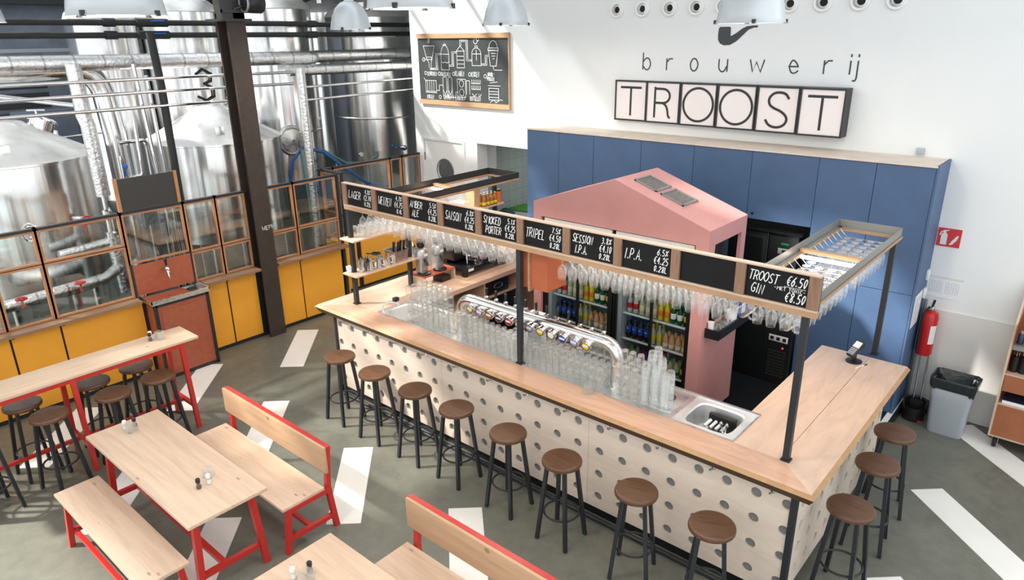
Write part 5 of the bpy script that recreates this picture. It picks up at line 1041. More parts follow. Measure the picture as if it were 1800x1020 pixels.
bars = [(-6.25, 4.183, 0.02), (-5.625, 4.177, 0.05), (-4.985, 4.187, 0.0), (-4.39, 4.19, -0.04), (-3.71, 4.175, 0.0), (-3.07, 4.14, 0.03), (-2.357, 4.17, 0.32), (-1.712, 4.165, 0.45)]
for k, (x, y, a) in enumerate(bars):
    lb = '%s bar stool along the perforated front counted from the yellow wall end' % ords[k]
    if k == 0: lb = 'sunlit bar stool at the far end of the perforated bar front'
    if k == 7: lb = 'bar stool on the front side nearest to the bar corner post'
    place(S0, k == 0, (x, y, 0), a, lb, 'bar stools')
for k, (x, y, a, lb) in enumerate(((-1.03, 6.40, 0.25, 'bar stool at the short bar side, farthest back near the bin'), (-1.01, 5.78, 0.1, 'middle one of three bar stools at the short bar side'), (-1.0, 5.03, -0.1, 'pale topped bar stool at the short bar side nearest the corner'))):
    place(S0, False, (x, y, 0), a, lb, 'bar stools')
hs = [(-7.82, 2.59, 0.2, 'stool on the yellow wall side at the drip station end of high table'), (-7.36, 2.63, 0.15, 'stool on the open side at the drip station end of high table'), (-7.78, 2.12, 0.0, 'second stool on the yellow wall side of high table'), (-7.33, 2.16, 0.35, 'second stool on the open side of high table'),
      (-7.80, 1.48, 0.1, 'third stool on the yellow wall side of high table'), (-7.35, 1.58, 0.3, 'third stool on the open side of high table, over the white floor bar'), (-7.38, 1.0, 0.2, 'stool on the open side of high table cut by the picture edge'), (-7.84, 0.95, 0.0, 'stool on the yellow wall side of high table near the picture edge')]
for x, y, a, lb in hs: place(S0, False, (x, y, 0), a, lb, 'stools at the high table')

# ================================================================ TABLES AND BENCHES
ht = thing('high_table', 'long narrow high table with pine top and red steel frame', 'table', (-7.66, 1.9, 0))
MB().box(-7.885, -7.435, 0.4, 3.16, 1.032, 1.062, 0.004).build('table_top', 'pine_long', ht)
for yl in (2.97, 1.87, 0.77):
    for s, x0, x1 in ((-1, -7.83, -7.90), (1, -7.47, -7.38)): MB().bar((x0, yl, 1.03), (x1, yl, 0.0), 0.045, 0.045, (0, 1, 0)).build('leg', 'red_steel', ht)
    MB().box(-7.83, -7.47, yl - 0.022, yl + 0.022, 0.985, 1.03).build('cross_bar', 'red_steel', ht); MB().box(-7.87, -7.42, yl - 0.02, yl + 0.02, 0.26, 0.30).build('low_bar', 'red_steel', ht)
MB().box(-7.49, -7.447, 0.77, 2.97, 0.987, 1.031).build('top_rail', 'red_steel', ht); MB().box(-7.853, -7.81, 0.77, 2.97, 0.987, 1.031).build('top_rail', 'red_steel', ht)
MB().box(-7.665, -7.625, 0.77, 2.97, 0.263, 0.297).build('stretcher', 'red_steel', ht)
def low_table(ox, label):
    t = thing('dining_table', label, 'table', (ox + 1.0, 2.0, 0)); X0, X1, Y0, Y1 = ox, ox + 2.0, 1.67, 2.33
    MB().box(X0, X1, Y0, Y1, 0.728, 0.76, 0.004).build('table_top', 'pine', t)
    for xl in (X0 + 0.22, X1 - 0.12):
        d = -1 if xl < ox + 1 else 1
        for ya, yb in ((Y0 + 0.10, Y0 + 0.05), (Y1 - 0.10, Y1 - 0.05)): MB().bar((xl, ya, 0.728), (xl + d * 0.02, yb, 0.0), 0.05, 0.05, (1, 0, 0)).build('leg', 'red_steel', t)
        MB().box(xl - 0.025, xl + 0.025, Y0 + 0.10, Y1 - 0.10, 0.68, 0.728).build('cross_bar', 'red_steel', t)
        MB().box(xl - 0.02, xl + 0.02, Y0 + 0.07, Y1 - 0.07, 0.16, 0.205).build('low_bar', 'red_steel', t)
    MB().box(X0 + 0.22, X1 - 0.12, Y0 + 0.25, Y0 + 0.295, 0.163, 0.202).build('stretcher', 'red_steel', t)
    MB().box(X0 + 0.22, X1 - 0.12, Y0 + 0.11, Y0 + 0.15, 0.687, 0.727).build('top_rail', 'red_steel', t); MB().box(X0 + 0.22, X1 - 0.12, Y1 - 0.15, Y1 - 0.11, 0.687, 0.727).build('top_rail', 'red_steel', t)
low_table(-6.70, 'low pine dining table with red legs and two condiment sets between bench and backed bench')
low_table(-3.84, 'pine dining table at the front edge beside the nearer backed bench')
be = thing('bench', 'backless pine bench with red steel legs left of the dining table', 'bench', (-5.6, 1.45, 0))
MB().box(-6.47, -4.72, 1.27, 1.64, 0.43, 0.46, 0.004).build('seat', 'pine', be)
for xl in (-6.30, -4.85):
    for ya, yb in ((1.31, 1.27), (1.60, 1.64)): MB().bar((xl, ya, 0.43), (xl - 0.0, yb, 0), 0.045, 0.045, (1, 0, 0)).build('leg', 'red_steel', be)
    MB().box(xl - 0.022, xl + 0.022, 1.31, 1.60, 0.385, 0.43).build('cross_bar', 'red_steel', be); MB().box(xl - 0.02, xl + 0.02, 1.30, 1.61, 0.12, 0.16).build('low_bar', 'red_steel', be)
MB().box(-6.30, -4.85, 1.303, 1.34, 0.123, 0.157).build('stretcher', 'red_steel', be); MB().box(-6.30, -4.85, 1.313, 1.345, 0.392, 0.429).build('stretcher', 'red_steel', be)
def backed(ox, label):
    t = thing('backed_bench', label, 'bench', (ox + 0.85, 2.7, 0)); X0, X1 = ox, ox + 1.72
    MB().box(X0, X1, 2.44, 2.86, 0.43, 0.46, 0.004).build('seat', 'pine', t)
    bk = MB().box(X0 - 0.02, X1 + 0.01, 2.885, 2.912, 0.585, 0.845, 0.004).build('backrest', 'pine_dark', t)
    MB().box(X0 - 0.02, X1 + 0.015, 2.912, 2.955, 0.80, 0.845).build('top_rail', 'red_steel', t)
    for xl in (X0 + 0.07, X1 - 0.015):
        MB().bar((xl, 2.50, 0.43), (xl, 2.45, 0), 0.045, 0.045, (1, 0, 0)).build('leg', 'red_steel', t)
        MB().bar((xl, 2.90, 0.44), (xl, 2.95, 0), 0.045, 0.045, (1, 0, 0)).build('leg', 'red_steel', t)
        MB().bar((xl, 2.90, 0.42), (xl, 2.934, 0.81), 0.045, 0.04, (1, 0, 0)).build('back_post', 'red_steel', t)
        MB().box(xl - 0.022, xl + 0.022, 2.49, 2.92, 0.39, 0.43).build('cross_bar', 'red_steel', t); MB().box(xl - 0.02, xl + 0.02, 2.47, 2.93, 0.11, 0.15).build('low_bar', 'red_steel', t)
    MB().box(X0 + 0.07, X1 - 0.015, 2.68, 2.72, 0.113, 0.147).build('stretcher', 'red_steel', t); MB().box(X0 + 0.07, X1 - 0.015, 2.50, 2.54, 0.392, 0.429).build('stretcher', 'red_steel', t)
backed(-6.44, 'pine bench with red framed backrest beside the dining table with two condiment sets')
backed(-3.62, 'pine bench with red framed backrest at the front picture edge')

def cube_glass(x, y, z, rz, label):
    h = 0.085; a = 0.0375; mb = MB()
    for w, z0 in ((a, 0.0), (a - 0.007, 0.012)):
        pts = [(-w, -w), (w, -w), (w, w), (-w, w)]
        for k in range(4): p, q = pts[k], pts[(k + 1) % 4]; mb.quad((*p, z0), (*q, z0), (*q, h), (*p, h))
        mb.quad(*[(*p, z0) for p in pts])
    i = a - 0.007
    for k in range(4):
        o = [(-a, -a), (a, -a), (a, a), (-a, a)]; n = [(-i, -i), (i, -i), (i, i), (-i, i)]
        mb.quad((*o[k], h), (*o[(k + 1) % 4], h), (*n[(k + 1) % 4], h), (*n[k], h))
    o = mb.build('candle_glass', 'cube_glass', None, False); o.location = (x, y, z); o.rotation_euler = (0, 0, rz); tag(o, label, 'candle holder'); return o
def shaker(x, y, z, dark, label):
    t = thing('pepper_mill' if dark else 'salt_shaker', label, 'pepper mill' if dark else 'salt shaker', (x, y, z))
    MB().lathe([(0.002, 0), (0.021, 0.0), (0.023, 0.012), (0.022, 0.03), (0.015, 0.045), (0.017, 0.06)], (x, y, z), 18).build('glass_body', 'cube_glass', t)
    MB().lathe([(0.002, 0.002), (0.019, 0.002), (0.020, 0.02), (0.012, 0.042), (0.002, 0.043)], (x, y, z), 16).build('filling', 'pepper' if dark else 'salt', t)
    MB().lathe([(0.017, 0.055), (0.019, 0.06), (0.019, 0.085), (0.013, 0.092), (0.002, 0.093)], (x, y, z), 18).build('cap', 'black_plastic' if dark else 'white_gloss', t)
cube_glass(-6.46, 1.98, 0.761, 0.5, 'clear cube glass at the far end of the first dining table'); shaker(-6.545, 1.965, 0.761, False, 'white capped salt shaker beside cube glass at the far table end'); shaker(-6.53, 2.045, 0.761, True, 'black capped pepper mill behind cube glass at far table end')
cube_glass(-5.215, 2.10, 0.761, 0.75, 'clear cube glass in the middle of the first dining table'); shaker(-5.115, 2.05, 0.761, False, 'white capped salt shaker in the middle of the first dining table'); shaker(-5.115, 1.965, 0.761, True, 'black capped pepper mill in the middle of the first dining table')
cube_glass(-3.55, 1.935, 0.761, 0.2, 'clear cube glass on the front edge dining table'); shaker(-3.64, 1.89, 0.761, False, 'white capped salt shaker on the front edge dining table'); shaker(-3.60, 1.995, 0.761, True, 'black capped pepper mill on the front edge dining table')
cube_glass(-7.69, 2.85, 1.063, 0.35, 'clear cube glass on the high table'); shaker(-7.76, 2.78, 1.063, False, 'white capped salt shaker on the high table'); shaker(-7.715, 2.755, 1.063, True, 'black capped pepper mill on the high table')
cube_glass(-3.21, 4.72, ZT + 0.001, 0.4, 'frosted cube glass standing alone on the bar front top')

# ================================================================ DRIP STATION
ds = thing('tap_station', 'rust brown self service tap cabinet with steel drip tray', 'cabinet', (-9.0, 3.65, 0))
MB().box(-9.18, -8.86, 3.30, 3.98, 0.03, 1.03).build('body', 'rust_panel', ds)
fm = MB()
for x, y in ((-8.87, 3.30), (-8.87, 3.98), (-9.17, 3.30), (-9.17, 3.98)): fm.box(x - 0.02, x + 0.025, y - 0.02, y + 0.02, 0, 1.04)
fm.box(-8.87, -8.845, 3.3, 3.98, 0.0, 0.04).box(-8.87, -8.845, 3.3, 3.98, 1.0, 1.04).box(-9.17, -8.85, 3.28, 3.30, 1.0, 1.04).box(-9.17, -8.85, 3.98, 4.0, 1.0, 1.04).build('frame', 'black_steel', ds)
MB().box(-8.86, -8.853, 3.36, 3.93, 0.10, 0.94).build('front_panel', 'rust_panel', ds)
ty = MB().box(-9.19, -8.82, 3.25, 4.01, 1.04, 1.06).box(-8.835, -8.82, 3.25, 4.01, 1.06, 1.10).box(-9.19, -8.82, 3.25, 3.262, 1.06, 1.10).box(-9.19, -8.82, 3.998, 4.01, 1.06, 1.10).build('drip_tray', 'stainless_flat', ds)
MB().box(-9.18, -8.84, 3.27, 3.80, 1.0605, 1.066).build('drip_plate', 'tray_rust', ty)
dh = MB()
for i in range(5):
    for j in range(9): dh.lathe([(0.001, 0), (0.006, 0)], (-9.12 + 0.06 * i, 3.32 + 0.05 * j, 1.0665), 8)
dh.lathe([(0.001, 0), (0.012, 0)], (-9.0, 3.55, 1.067), 10).build('drain_holes', 'black_rubber', ty)
rz_ = MB().ring((-9.03, 3.86, 1.064), 0.06, 0.008, 24, 6)
for k in range(3): rz_.ring((-9.03, 3.86, 1.064), 0.015 + 0.015 * k, 0.004, 20, 6)
rz_.build('rinser', 'black_plastic', ty)
MB().box(-9.20, -9.185, 3.25, 3.99, 1.10, 1.50).build('back_panel', 'rust_panel', ds)
tp = MB().tube([(-9.19, 3.62, 1.40), (-9.10, 3.62, 1.40), (-9.06, 3.62, 1.36), (-9.05, 3.62, 1.27)], [0.018, 0.018, 0.02, 0.010], 12).lathe([(0.022, -0.02), (0.03, 0.0), (0.022, 0.02)], (-9.08, 3.62, 1.40), 14).build('tap', 'chrome', ds)
MB().lathe([(0.008, 0), (0.016, 0.05), (0.018, 0.10), (0.005, 0.115)], (-9.09, 3.62, 1.43), 14).build('tap_handle', 'black_plastic', tp)
mn = thing('menu_plate', 'blank dark metal plate mounted on the partition above the tap cabinet', 'board', (-9.2, 3.6, 2.2)); MB().box(-9.215, -9.19, 3.27, 3.95, 2.205, 2.60).build('plate', 'dark_steel', mn); MB().box(-9.215, -9.18, 3.225, 3.265, 2.2, 2.61).build('side_strip', 'window_wood', mn); MB().box(-9.215, -9.18, 3.955, 3.995, 2.2, 2.61).build('side_strip', 'window_wood', mn)

# ================================================================ WALL GRAPHICS
def spline(p):
    q = []
    for i in range(len(p) - 1):
        a, b, c, d = p[max(i - 1, 0)], p[i], p[i + 1], p[min(i + 2, len(p) - 1)]
        for k in range(4):
            t = k / 4; q.append(tuple(0.5 * (2 * b[m] + (c[m] - a[m]) * t + (2 * a[m] - 5 * b[m] + 4 * c[m] - d[m]) * t * t + (3 * b[m] - a[m] - 3 * c[m] + d[m]) * t ** 3) for m in (0, 1)))
    return q + [p[-1]]
sgn = thing('letter_sign', 'row of six black framed letter boxes spelling the name on back wall', 'sign', (-4.02, 8.6, 3.05))
bxw = [(-5.54, 'T'), (-5.03, 'R'), (-4.51, 'O'), (-3.99, 'O'), (-3.47, 'S'), (-2.955, 'T')]
for k, (x, ch) in enumerate(bxw):
    yf = 8.585 - 0.028 * k; w, h, z0 = 0.50, 0.535, 3.055
    b = MB().box(x, x + 0.018, yf, 8.648, z0, z0 + h).box(x + w - 0.018, x + w, yf, 8.648, z0, z0 + h).box(x + 0.018, x + w - 0.018, yf, 8.648, z0, z0 + 0.02).box(x + 0.018, x + w - 0.018, yf, 8.648, z0 + h - 0.02, z0 + h).build('letter_box', 'sign_black', sgn)
    MB().box(x + 0.018, x + w - 0.018, yf + 0.012, yf + 0.02, z0 + 0.02, z0 + h - 0.02).build('face', 'sign_face', b)
    ink = Ink((x + w / 2, yf + 0.0105, z0 + h / 2), (1, 0, 0), (0, 0, 1), 0.030); q = 0.19
    if ch == 'T': ink.line([(-0.155, q - 0.015), (0.155, q - 0.015)]); ink.line([(0, q - 0.015), (0, -q)])
    elif ch == 'R':
        ink.line([(-0.12, -q), (-0.12, q)]); ink.line([(-0.12, q - 0.015), (0.0, q - 0.015)] + [(0.0 + 0.10 * math.cos(a), 0.085 + 0.09 * math.sin(a)) for a in [PI / 2 - PI * i / 12 for i in range(13)]] + [(-0.12, -0.005)])
        ink.line(spline([(0.0, -0.005), (0.05, -0.04), (0.075, -0.10), (0.085, -0.16), (0.11, -q)]))
    elif ch == 'O': ink.circ(0, 0, 0.205, 0.205, n=40)
    else: ink.line(spline([(0.125, 0.135), (0.09, 0.18), (0.03, 0.198), (-0.04, 0.19), (-0.09, 0.15), (-0.105, 0.10), (-0.085, 0.05), (-0.03, 0.015), (0.04, -0.012), (0.10, -0.055), (0.125, -0.105), (0.105, -0.16), (0.05, -0.195), (-0.02, -0.20), (-0.085, -0.175), (-0.125, -0.125)]))
    ink.build('letter', 'sign_black', b)
wlt = thing('wall_lettering', 'thin grey lowercase lettering painted above the letter boxes', 'lettering', (-3.8, 8.648, 3.735)); H_ = 0.185
for ch, x in zip('brouwerij', (-5.155, -4.80, -4.47, -4.07, -3.67, -3.20, -2.80, -2.535, -2.46)):
    ink = Ink((x, 8.648, 3.735), (1, 0, 0), (0, 0, 1), 0.017); ink.text(ch, 0, 0, H_ * 1.12, 0.5 if ch in 'ij' else 0.60, 0.2, 0.0, 0.017); ink.build('painted_letter', 'sign_wall_grey', wlt)
ink = Ink((-4.1, 8.648, 4.04), (1, 0, 0), (0, 0, 1))
po = [(-0.01, 0.195), (0.005, 0.212), (0.13, 0.212), (0.145, 0.20), (0.15, 0.105)]; po2 = [(0.165, 0.11), (0.22, 0.14), (0.29, 0.19), (0.35, 0.215), (0.43, 0.222), (0.475, 0.222), (0.485, 0.212), (0.475, 0.20), (0.43, 0.197), (0.37, 0.175), (0.30, 0.11), (0.23, 0.045), (0.15, 0.002), (0.07, -0.002), (0.02, 0.02), (-0.01, 0.06), (-0.015, 0.12)]
ink.fill(po + po2); pi_ = ink.build('painted_pipe', 'sign_wall_grey'); tag(pi_, 'grey tobacco pipe silhouette painted above the lettering', 'mural')
for k, x in enumerate((-5.59, -5.2, -4.80, -4.43, -4.07, -3.67, -3.27, -2.90, -2.51, -2.15)):
    v = thing('air_nozzle', '%s round white air nozzle from the left in the row high on the back wall' % (ords + ['ninth', 'tenth'])[k], 'air vent', (x, 8.65, 4.49), 0, 'air nozzles')
    MB().lathe([(0.105, 0.0), (0.105, -0.02), (0.095, -0.035), (0.072, -0.03), (0.066, -0.005), (0.062, 0.0)], (x, 8.648, 4.49), 32, 'y').build('outer_ring', 'white_gloss', v)
    MB().lathe([(0.062, -0.002), (0.058, -0.05), (0.046, -0.075), (0.044, -0.06), (0.040, -0.01)], (x + 0.008, 8.648, 4.488), 28, 'y', Matrix.Rotation(0.25, 3, 'Z')).build('ball_nozzle', 'white_gloss', v)
    MB().lathe([(0.001, -0.012), (0.042, -0.012)], (x + 0.008, 8.648, 4.488), 20, 'y', Matrix.Rotation(0.25, 3, 'Z')).build('throat', 'black_rubber', v)
bb = thing('chalkboard', 'large chalkboard with brewing process drawings on the back wall', 'chalkboard', (-8.56, 8.63, 3.07))
BX0, BX1, BZ0, BZ1 = -9.60, -7.515, 3.075, 4.225
MB().box(BX0 + 0.01, BX1 - 0.01, 8.625, 8.648, BZ0 + 0.01, BZ1 - 0.01).build('slate', 'big_chalkboard', bb)
for z in (BZ0, BZ1 - 0.075): MB().box(BX0, BX1, 8.60, 8.625, z, z + 0.075).build('wood_rail', 'oak_strip', bb)
MB().box(BX1, BX1 + 0.012, 8.60, 8.648, BZ0, BZ1).build('edge_strip', 'oak_strip', bb)
ink = Ink((BX0, 8.624, BZ0 + 0.075), (1, 0, 0), (0, 0, 1), 0.0062); Wd = 2.085
def L(*p): ink.line([(x * Wd, z) for x, z in p])
L((.07, .88), (.20, .88), (.17, .68), (.155, .60), (.155, .53)); L((.07, .88), (.105, .68), (.13, .60), (.13, .53)); ink.rect(.105 * Wd, .66, .165 * Wd, .70); L((.14, .53), (.14, .50), (.23, .50), (.23, .74), (.275, .74)); L((.15, .53), (.15, .52), (.215, .52), (.215, .76), (.275, .76)); ink.circ(.07 * Wd, .66, .03); L((.07, .66), (.105, .66)); ink.circ(.135 * Wd, .95, .02); L((.13, .98), (.14, 1.0), (.15, .97))
ink.rect(.275 * Wd, .50, .365 * Wd, .75); ink.circ(.32 * Wd, .75, .09, .14, 0, PI, 14); L((.30, .90), (.34, .90)); L((.32, .89), (.32, .93)); L((.275, .63), (.30, .61), (.32, .63), (.34, .61), (.365, .63)); L((.365, .56), (.415, .56), (.415, .77), (.45, .77)); L((.365, .58), (.40, .58), (.40, .79), (.45, .79))
ink.rect(.455 * Wd, .54, .535 * Wd, .80); L((.45, .80), (.495, .88), (.54, .80)); [L((.46, z), (.53, z)) for z in (.60, .66, .72)]; L((.49, .88), (.49, .97), (.575, .97), (.575, .67), (.62, .67)); L((.505, .88), (.505, .95), (.56, .95), (.56, .65), (.62, .65))
ink.rect(.62 * Wd, .58, .715 * Wd, .76); ink.circ(.667 * Wd, .76, .10, .09, 0, PI, 14); ink.rect(.655 * Wd, .85, .68 * Wd, .88); ink.circ(.66 * Wd, .95, .04); ink.circ(.685 * Wd, .98, .025); L((.667, .82), (.667, .66)); L((.715, .61), (.76, .61), (.76, .74), (.79, .74)); L((.715, .59), (.775, .59), (.775, .72), (.79, .72))
L((.795, .82), (.81, .58), (.87, .58), (.89, .82), (.795, .82)); ink.circ(.842 * Wd, .84, .09, .12, 0, PI, 14); ink.rect(.79 * Wd, .81, .895 * Wd, .85); L((.82, .77), (.87, .77)); L((.825, .73), (.865, .73)); L((.835, .69), (.855, .69)); L((.842, .58), (.842, .53)); L((.85, .52), (.93, .52))
for t, x, z, h in (('SCHROTEN', .105, .40, .062), ('MAISCHEN', .265, .40, .062), ('KLAREN', .43, .41, .075), ('KOKEN', .61, .41, .075), ('WHIRL-', .78, .425, .055), ('POOLEN', .775, .355, .055), ('KOELEN', .09, .02, .06), ('GISTEN / LAGEREN', .29, .025, .07), ('BOTTELEN', .585, .03, .065)): ink.text(t, x * Wd, z, h, 0.34, 0.14, 0.0, 0.0055, 'l', 0.08)
for x, z in ((.085, .44), (.245, .435), (.41, .44), (.59, .44), (.755, .42), (.245, .055)): ink.circ(x * Wd, z, .028, n=12)
ink.rect(.08 * Wd, .14, .205 * Wd, .32); [L((x, .15), (x, .31)) for x in (.10, .125, .15, .175)]; L((.06, .36), (.085, .30)); L((.075, .12), (.21, .12)); L((.205, .16), (.24, .16), (.24, .25), (.285, .25))
for x in (.285, .345): L((x, .35), (x, .18), (x + .022, .10), (x + .044, .18), (x + .044, .35)); ink.circ((x + .022) * Wd, .35, .046, .04, 0, PI, 10); L((x, .18), (x, .07)); L((x + .044, .18), (x + .044, .07))
L((.305, .09), (.305, .06), (.43, .06), (.43, .15), (.455, .15)); ink.rect(.45 * Wd, .07, .54 * Wd, .36); ink.circ(.495 * Wd, .29, .05, .055); ink.circ(.495 * Wd, .15, .05, .055); L((.55, .34), (.55, .12)); L((.585, .34), (.585, .12)); L((.55, .34), (.585, .34))
for z in (.30, .21): L((.605, z), (.70, z)); [L((.61 + .018 * i, z), (.61 + .018 * i, z + .06)) for i in range(6)]
L((.61, .14), (.635, .10), (.66, .14)); L((.68, .14), (.69, .09), (.71, .14)); ink.rect(.79 * Wd, .06, .89 * Wd, .24); [L((.79, z), (.89, z)) for z in (.10, .15, .19)]; L((.78, .28), (.91, .28)); L((.80, .32), (.88, .34)); L((.80, .02), (.84, .06), (.86, .02), (.91, .07), (.93, .06))
ink.build('chalk_drawing', 'chalk', bb)
th = MB().box(-1.715, -1.635, 8.62, 8.648, 2.925, 2.995, 0.005).build('thermostat', 'grey_plastic'); tag(th, 'small grey thermostat on the wall above blue end cupboard', 'thermostat')
# fire safety corner
fs = thing('fire_sign', 'red and white fire extinguisher pictogram sign on back wall', 'sign', (-1.25, 8.64, 1.97)); MB().box(-1.362, -1.14, 8.640, 8.648, 1.97, 2.17).build('plate', 'sign_red', fs)
ink = Ink((-1.362, 8.6395, 1.97), (1, 0, 0), (0, 0, 1), 0.010); ink.fill([(.035, .02), (.095, .02), (.095, .13), (.085, .145), (.045, .145), (.035, .13)]); ink.fill([(.052, .145), (.078, .145), (.078, .17), (.052, .17)]); ink.line([(.05, .172), (.10, .182)]); ink.line([(.052, .165), (.03, .155), (.022, .12)])
for dx in (0, .02, .04): ink.line([(.13 + dx * .6, .03 + dx), (.155 + dx * .6, .045 + dx), (.15 + dx * .6, .06 + dx), (.18 + dx * .3, .085 + dx)], 0.018)
ink.build('pictogram', 'white_plastic', fs)
pp = thing('wall_paper_sheet', 'white sheet with printed table taped on the back wall', 'paper', (-1.2, 8.64, 1.38)); MB().box(-1.385, -1.03, 8.644, 8.648, 1.385, 1.60).build('sheet', 'paper', pp); MB().box(-1.385, -1.03, 8.643, 8.6445, 1.60, 1.625).build('tape', 'lower_wall_board', pp)
ink = Ink((-1.385, 8.6435, 1.385), (1, 0, 0), (0, 0, 1), 0.002)
for x0 in (0.04, 0.20):
    for k in range(6): ink.line([(x0, .06 + .025 * k), (x0 + .12, .06 + .025 * k)]); ink.line([(x0 + .024 * k, .06), (x0 + .024 * k, .185)])
ink.build('printed_table', 'ink', pp)
np_ = thing('notice', 'white printed notice on the blue end panel', 'paper', (-1.37, 8.38, 1.1)); MB().box(-1.371, -1.369, 8.15, 8.47, 1.12, 1.50).build('sheet', 'paper', np_); ink = Ink((-1.3688, 8.15, 1.12), (0, 1, 0), (0, 0, 1), 0.006)
for k in range(11): ink.line([(.03, .03 + .03 * k), (.28 - .05 * (k % 3), .03 + .03 * k)])
ink.build('printed_lines', 'ink', np_)
for k, (z, lb) in enumerate(((1.60, 'upper white light switch on the blue end panel'), (1.39, 'lower white light switch on the blue end panel'))):
    s = thing('light_switch', lb, 'switch', (-1.36, 8.52, z)); MB().box(-1.371, -1.345, 8.49, 8.56, z, z + 0.115, 0.004).build('plate', 'white_plastic', s); MB().box(-1.346, -1.341, 8.505, 8.545, z + 0.03, z + 0.085, 0.003).build('rocker', 'white_gloss', s)
fe = thing('fire_extinguisher', 'red fire extinguisher hanging on the wall above the dustpan', 'fire extinguisher', (-1.255, 8.53, 0.72))
MB().lathe([(0.002, 0.0), (0.075, 0.002), (0.082, 0.02), (0.082, 0.46), (0.07, 0.505), (0.03, 0.53), (0.028, 0.56), (0.002, 0.562)], (-1.255, 8.53, 0.73), 32).build('cylinder', 'fire_red', fe)
MB().lathe([(0.03, 0.535), (0.035, 0.55), (0.03, 0.575), (0.002, 0.58)], (-1.255, 8.53, 0.73), 18).build('valve', 'chrome', fe); MB().bar((-1.255, 8.53, 1.31), (-1.235, 8.47, 1.40), 0.022, 0.014).bar((-1.255, 8.53, 1.295), (-1.25, 8.45, 1.32), 0.02, 0.01).build('lever', 'black_plastic', fe)
MB().tube([(-1.28, 8.50, 1.30), (-1.305, 8.45, 1.26), (-1.315, 8.435, 1.15), (-1.315, 8.44, 0.80)], [0.010, 0.010, 0.010, 0.014], 10).build('hose', 'black_rubber', fe)
lbm = MB(); n = 8
for k in range(n): a0, a1 = -1.15 + 0.9 * k / n, -1.15 + 0.9 * (k + 1) / n; lbm.quad(*[(-1.255 + 0.083 * math.cos(a), 8.53 + 0.083 * math.sin(a), z) for a, z in ((a0, 0.88), (a1, 0.88), (a1, 1.10), (a0, 1.10))])
lbm.build('label', 'label_white', fe); MB().box(-1.285, -1.225, 8.60, 8.648, 0.95, 1.2).build('wall_bracket', 'grey_plastic', fe)
dp = thing('dustpan', 'black lobby dustpan and broom with two long steel handles', 'dustpan', (-1.17, 8.38, 0))
db = MB(); db.lathe([(0.002, 0.0), (0.105, 0.003), (0.115, 0.05), (0.12, 0.2), (0.125, 0.235), (0.11, 0.225), (0.10, 0.05), (0.002, 0.03)], (-1.205, 8.34, 0.002), 24); 
for v in db.bm.verts:
    if v.co.y < 8.30 and v.co.z > 0.12: v.co.z -= 0.06
db.build('pan', 'black_plastic', dp)
MB().box(-1.32, -1.09, 8.42, 8.52, 0.03, 0.20, 0.02).build('broom_head', 'black_rubber', dp)
for x in (-1.245, -1.17): MB().tube([(x, 8.44, 0.2), (x - 0.02, 8.50, 0.75)], 0.011, 10).build('handle', 'chrome', dp)
MB().box(-1.13, -1.09, 8.206, 8.212, 0.035, 0.055).build('badge', 'label_red', dp)
cn = MB().tube([(-1.34, 8.60, 0.0), (-1.34, 8.60, 1.35)], 0.018, 10).build('conduit', 'raw_steel'); tag(cn, 'thin grey conduit running down beside the blue end panel', 'pipe')
bn = thing('waste_bin', 'grey rectangular waste bin lined with black plastic bag', 'waste bin', (-0.87, 8.28, 0))
cxb, cyb = -0.86, 8.27; bm_ = MB()
def rrect(hx, hy, z, r=0.05, n=5):
    out = []
    for sx, sy, a0 in ((1, 1, 0), (-1, 1, PI / 2), (-1, -1, PI), (1, -1, 1.5 * PI)):
        for k in range(n): a = a0 + PI / 2 * k / (n - 1); out.append((cxb + sx * (hx - r) + r * math.cos(a), cyb + sy * (hy - r) + r * math.sin(a), z))
    return out
def skin(mb, loops, cap=None):
    for A, B in zip(loops, loops[1:]):
        for k in range(len(A)): mb.quad(A[k], A[(k + 1) % len(A)], B[(k + 1) % len(A)], B[k])
    if cap is not None: mb._tag([mb.bm.faces.new([mb.bm.verts.new(p) for p in loops[cap]])])
    return mb
skin(bm_, [rrect(0.165, 0.12, 0.0), rrect(0.17, 0.125, 0.02), rrect(0.20, 0.155, 0.62), rrect(0.19, 0.145, 0.62), rrect(0.165, 0.12, 0.03)], 0).build('bin_body', 'grey_plastic', bn)
def wob(lp, a, z): return [(p[0] + random.uniform(-a, a), p[1] + random.uniform(-a, a), p[2] + random.uniform(-z, z)) for p in lp]
ln = skin(MB(), [wob(rrect(0.203, 0.158, 0.52, n=8), .004, .03), wob(rrect(0.215, 0.170, 0.58, n=8), .008, .01), wob(rrect(0.22, 0.175, 0.655, n=8), .006, .006), rrect(0.205, 0.16, 0.665, n=8), wob(rrect(0.185, 0.14, 0.60, n=8), .01, .01), wob(rrect(0.16, 0.11, 0.42, n=8), .02, .02), wob(rrect(0.10, 0.06, 0.30, n=8), .02, .02)], 6).build('bag_liner', 'bin_liner', bn)
# cutlery cart at the right edge
ca = thing('service_cart', 'brown plywood service cart on castors with cutlery and leaflets', 'cart', (-0.1, 8.4, 0)); CX0, CX1, CY0, CY1 = -0.47, 0.55, 8.18, 8.60
MB().extr([(CX0, CY0, 0.14), (CX0, CY1, 0.14), (CX0, CY1, 1.75), (CX0, CY0 + 0.06, 1.40), (CX0, CY0, 1.15)], (0.02, 0, 0)).build('side_panel', 'cart_edge', ca); MB().box(CX1, CX1 + 0.02, CY0, CY1, 0.14, 1.75).build('side_panel', 'cart_edge', ca)
MB().box(CX0 + 0.02, CX1, CY0 + 0.005, CY1, 0.14, 0.16).build('base_board', 'cart_edge', ca); MB().box(CX0 + 0.02, CX1, CY0, CY0 + 0.018, 0.16, 0.52).build('front_panel', 'cart_brown', ca); MB().box(CX0 + 0.02, CX1, CY0 - 0.002, CY1, 0.52, 0.535).build('shelf_board', 'cart_edge', ca)
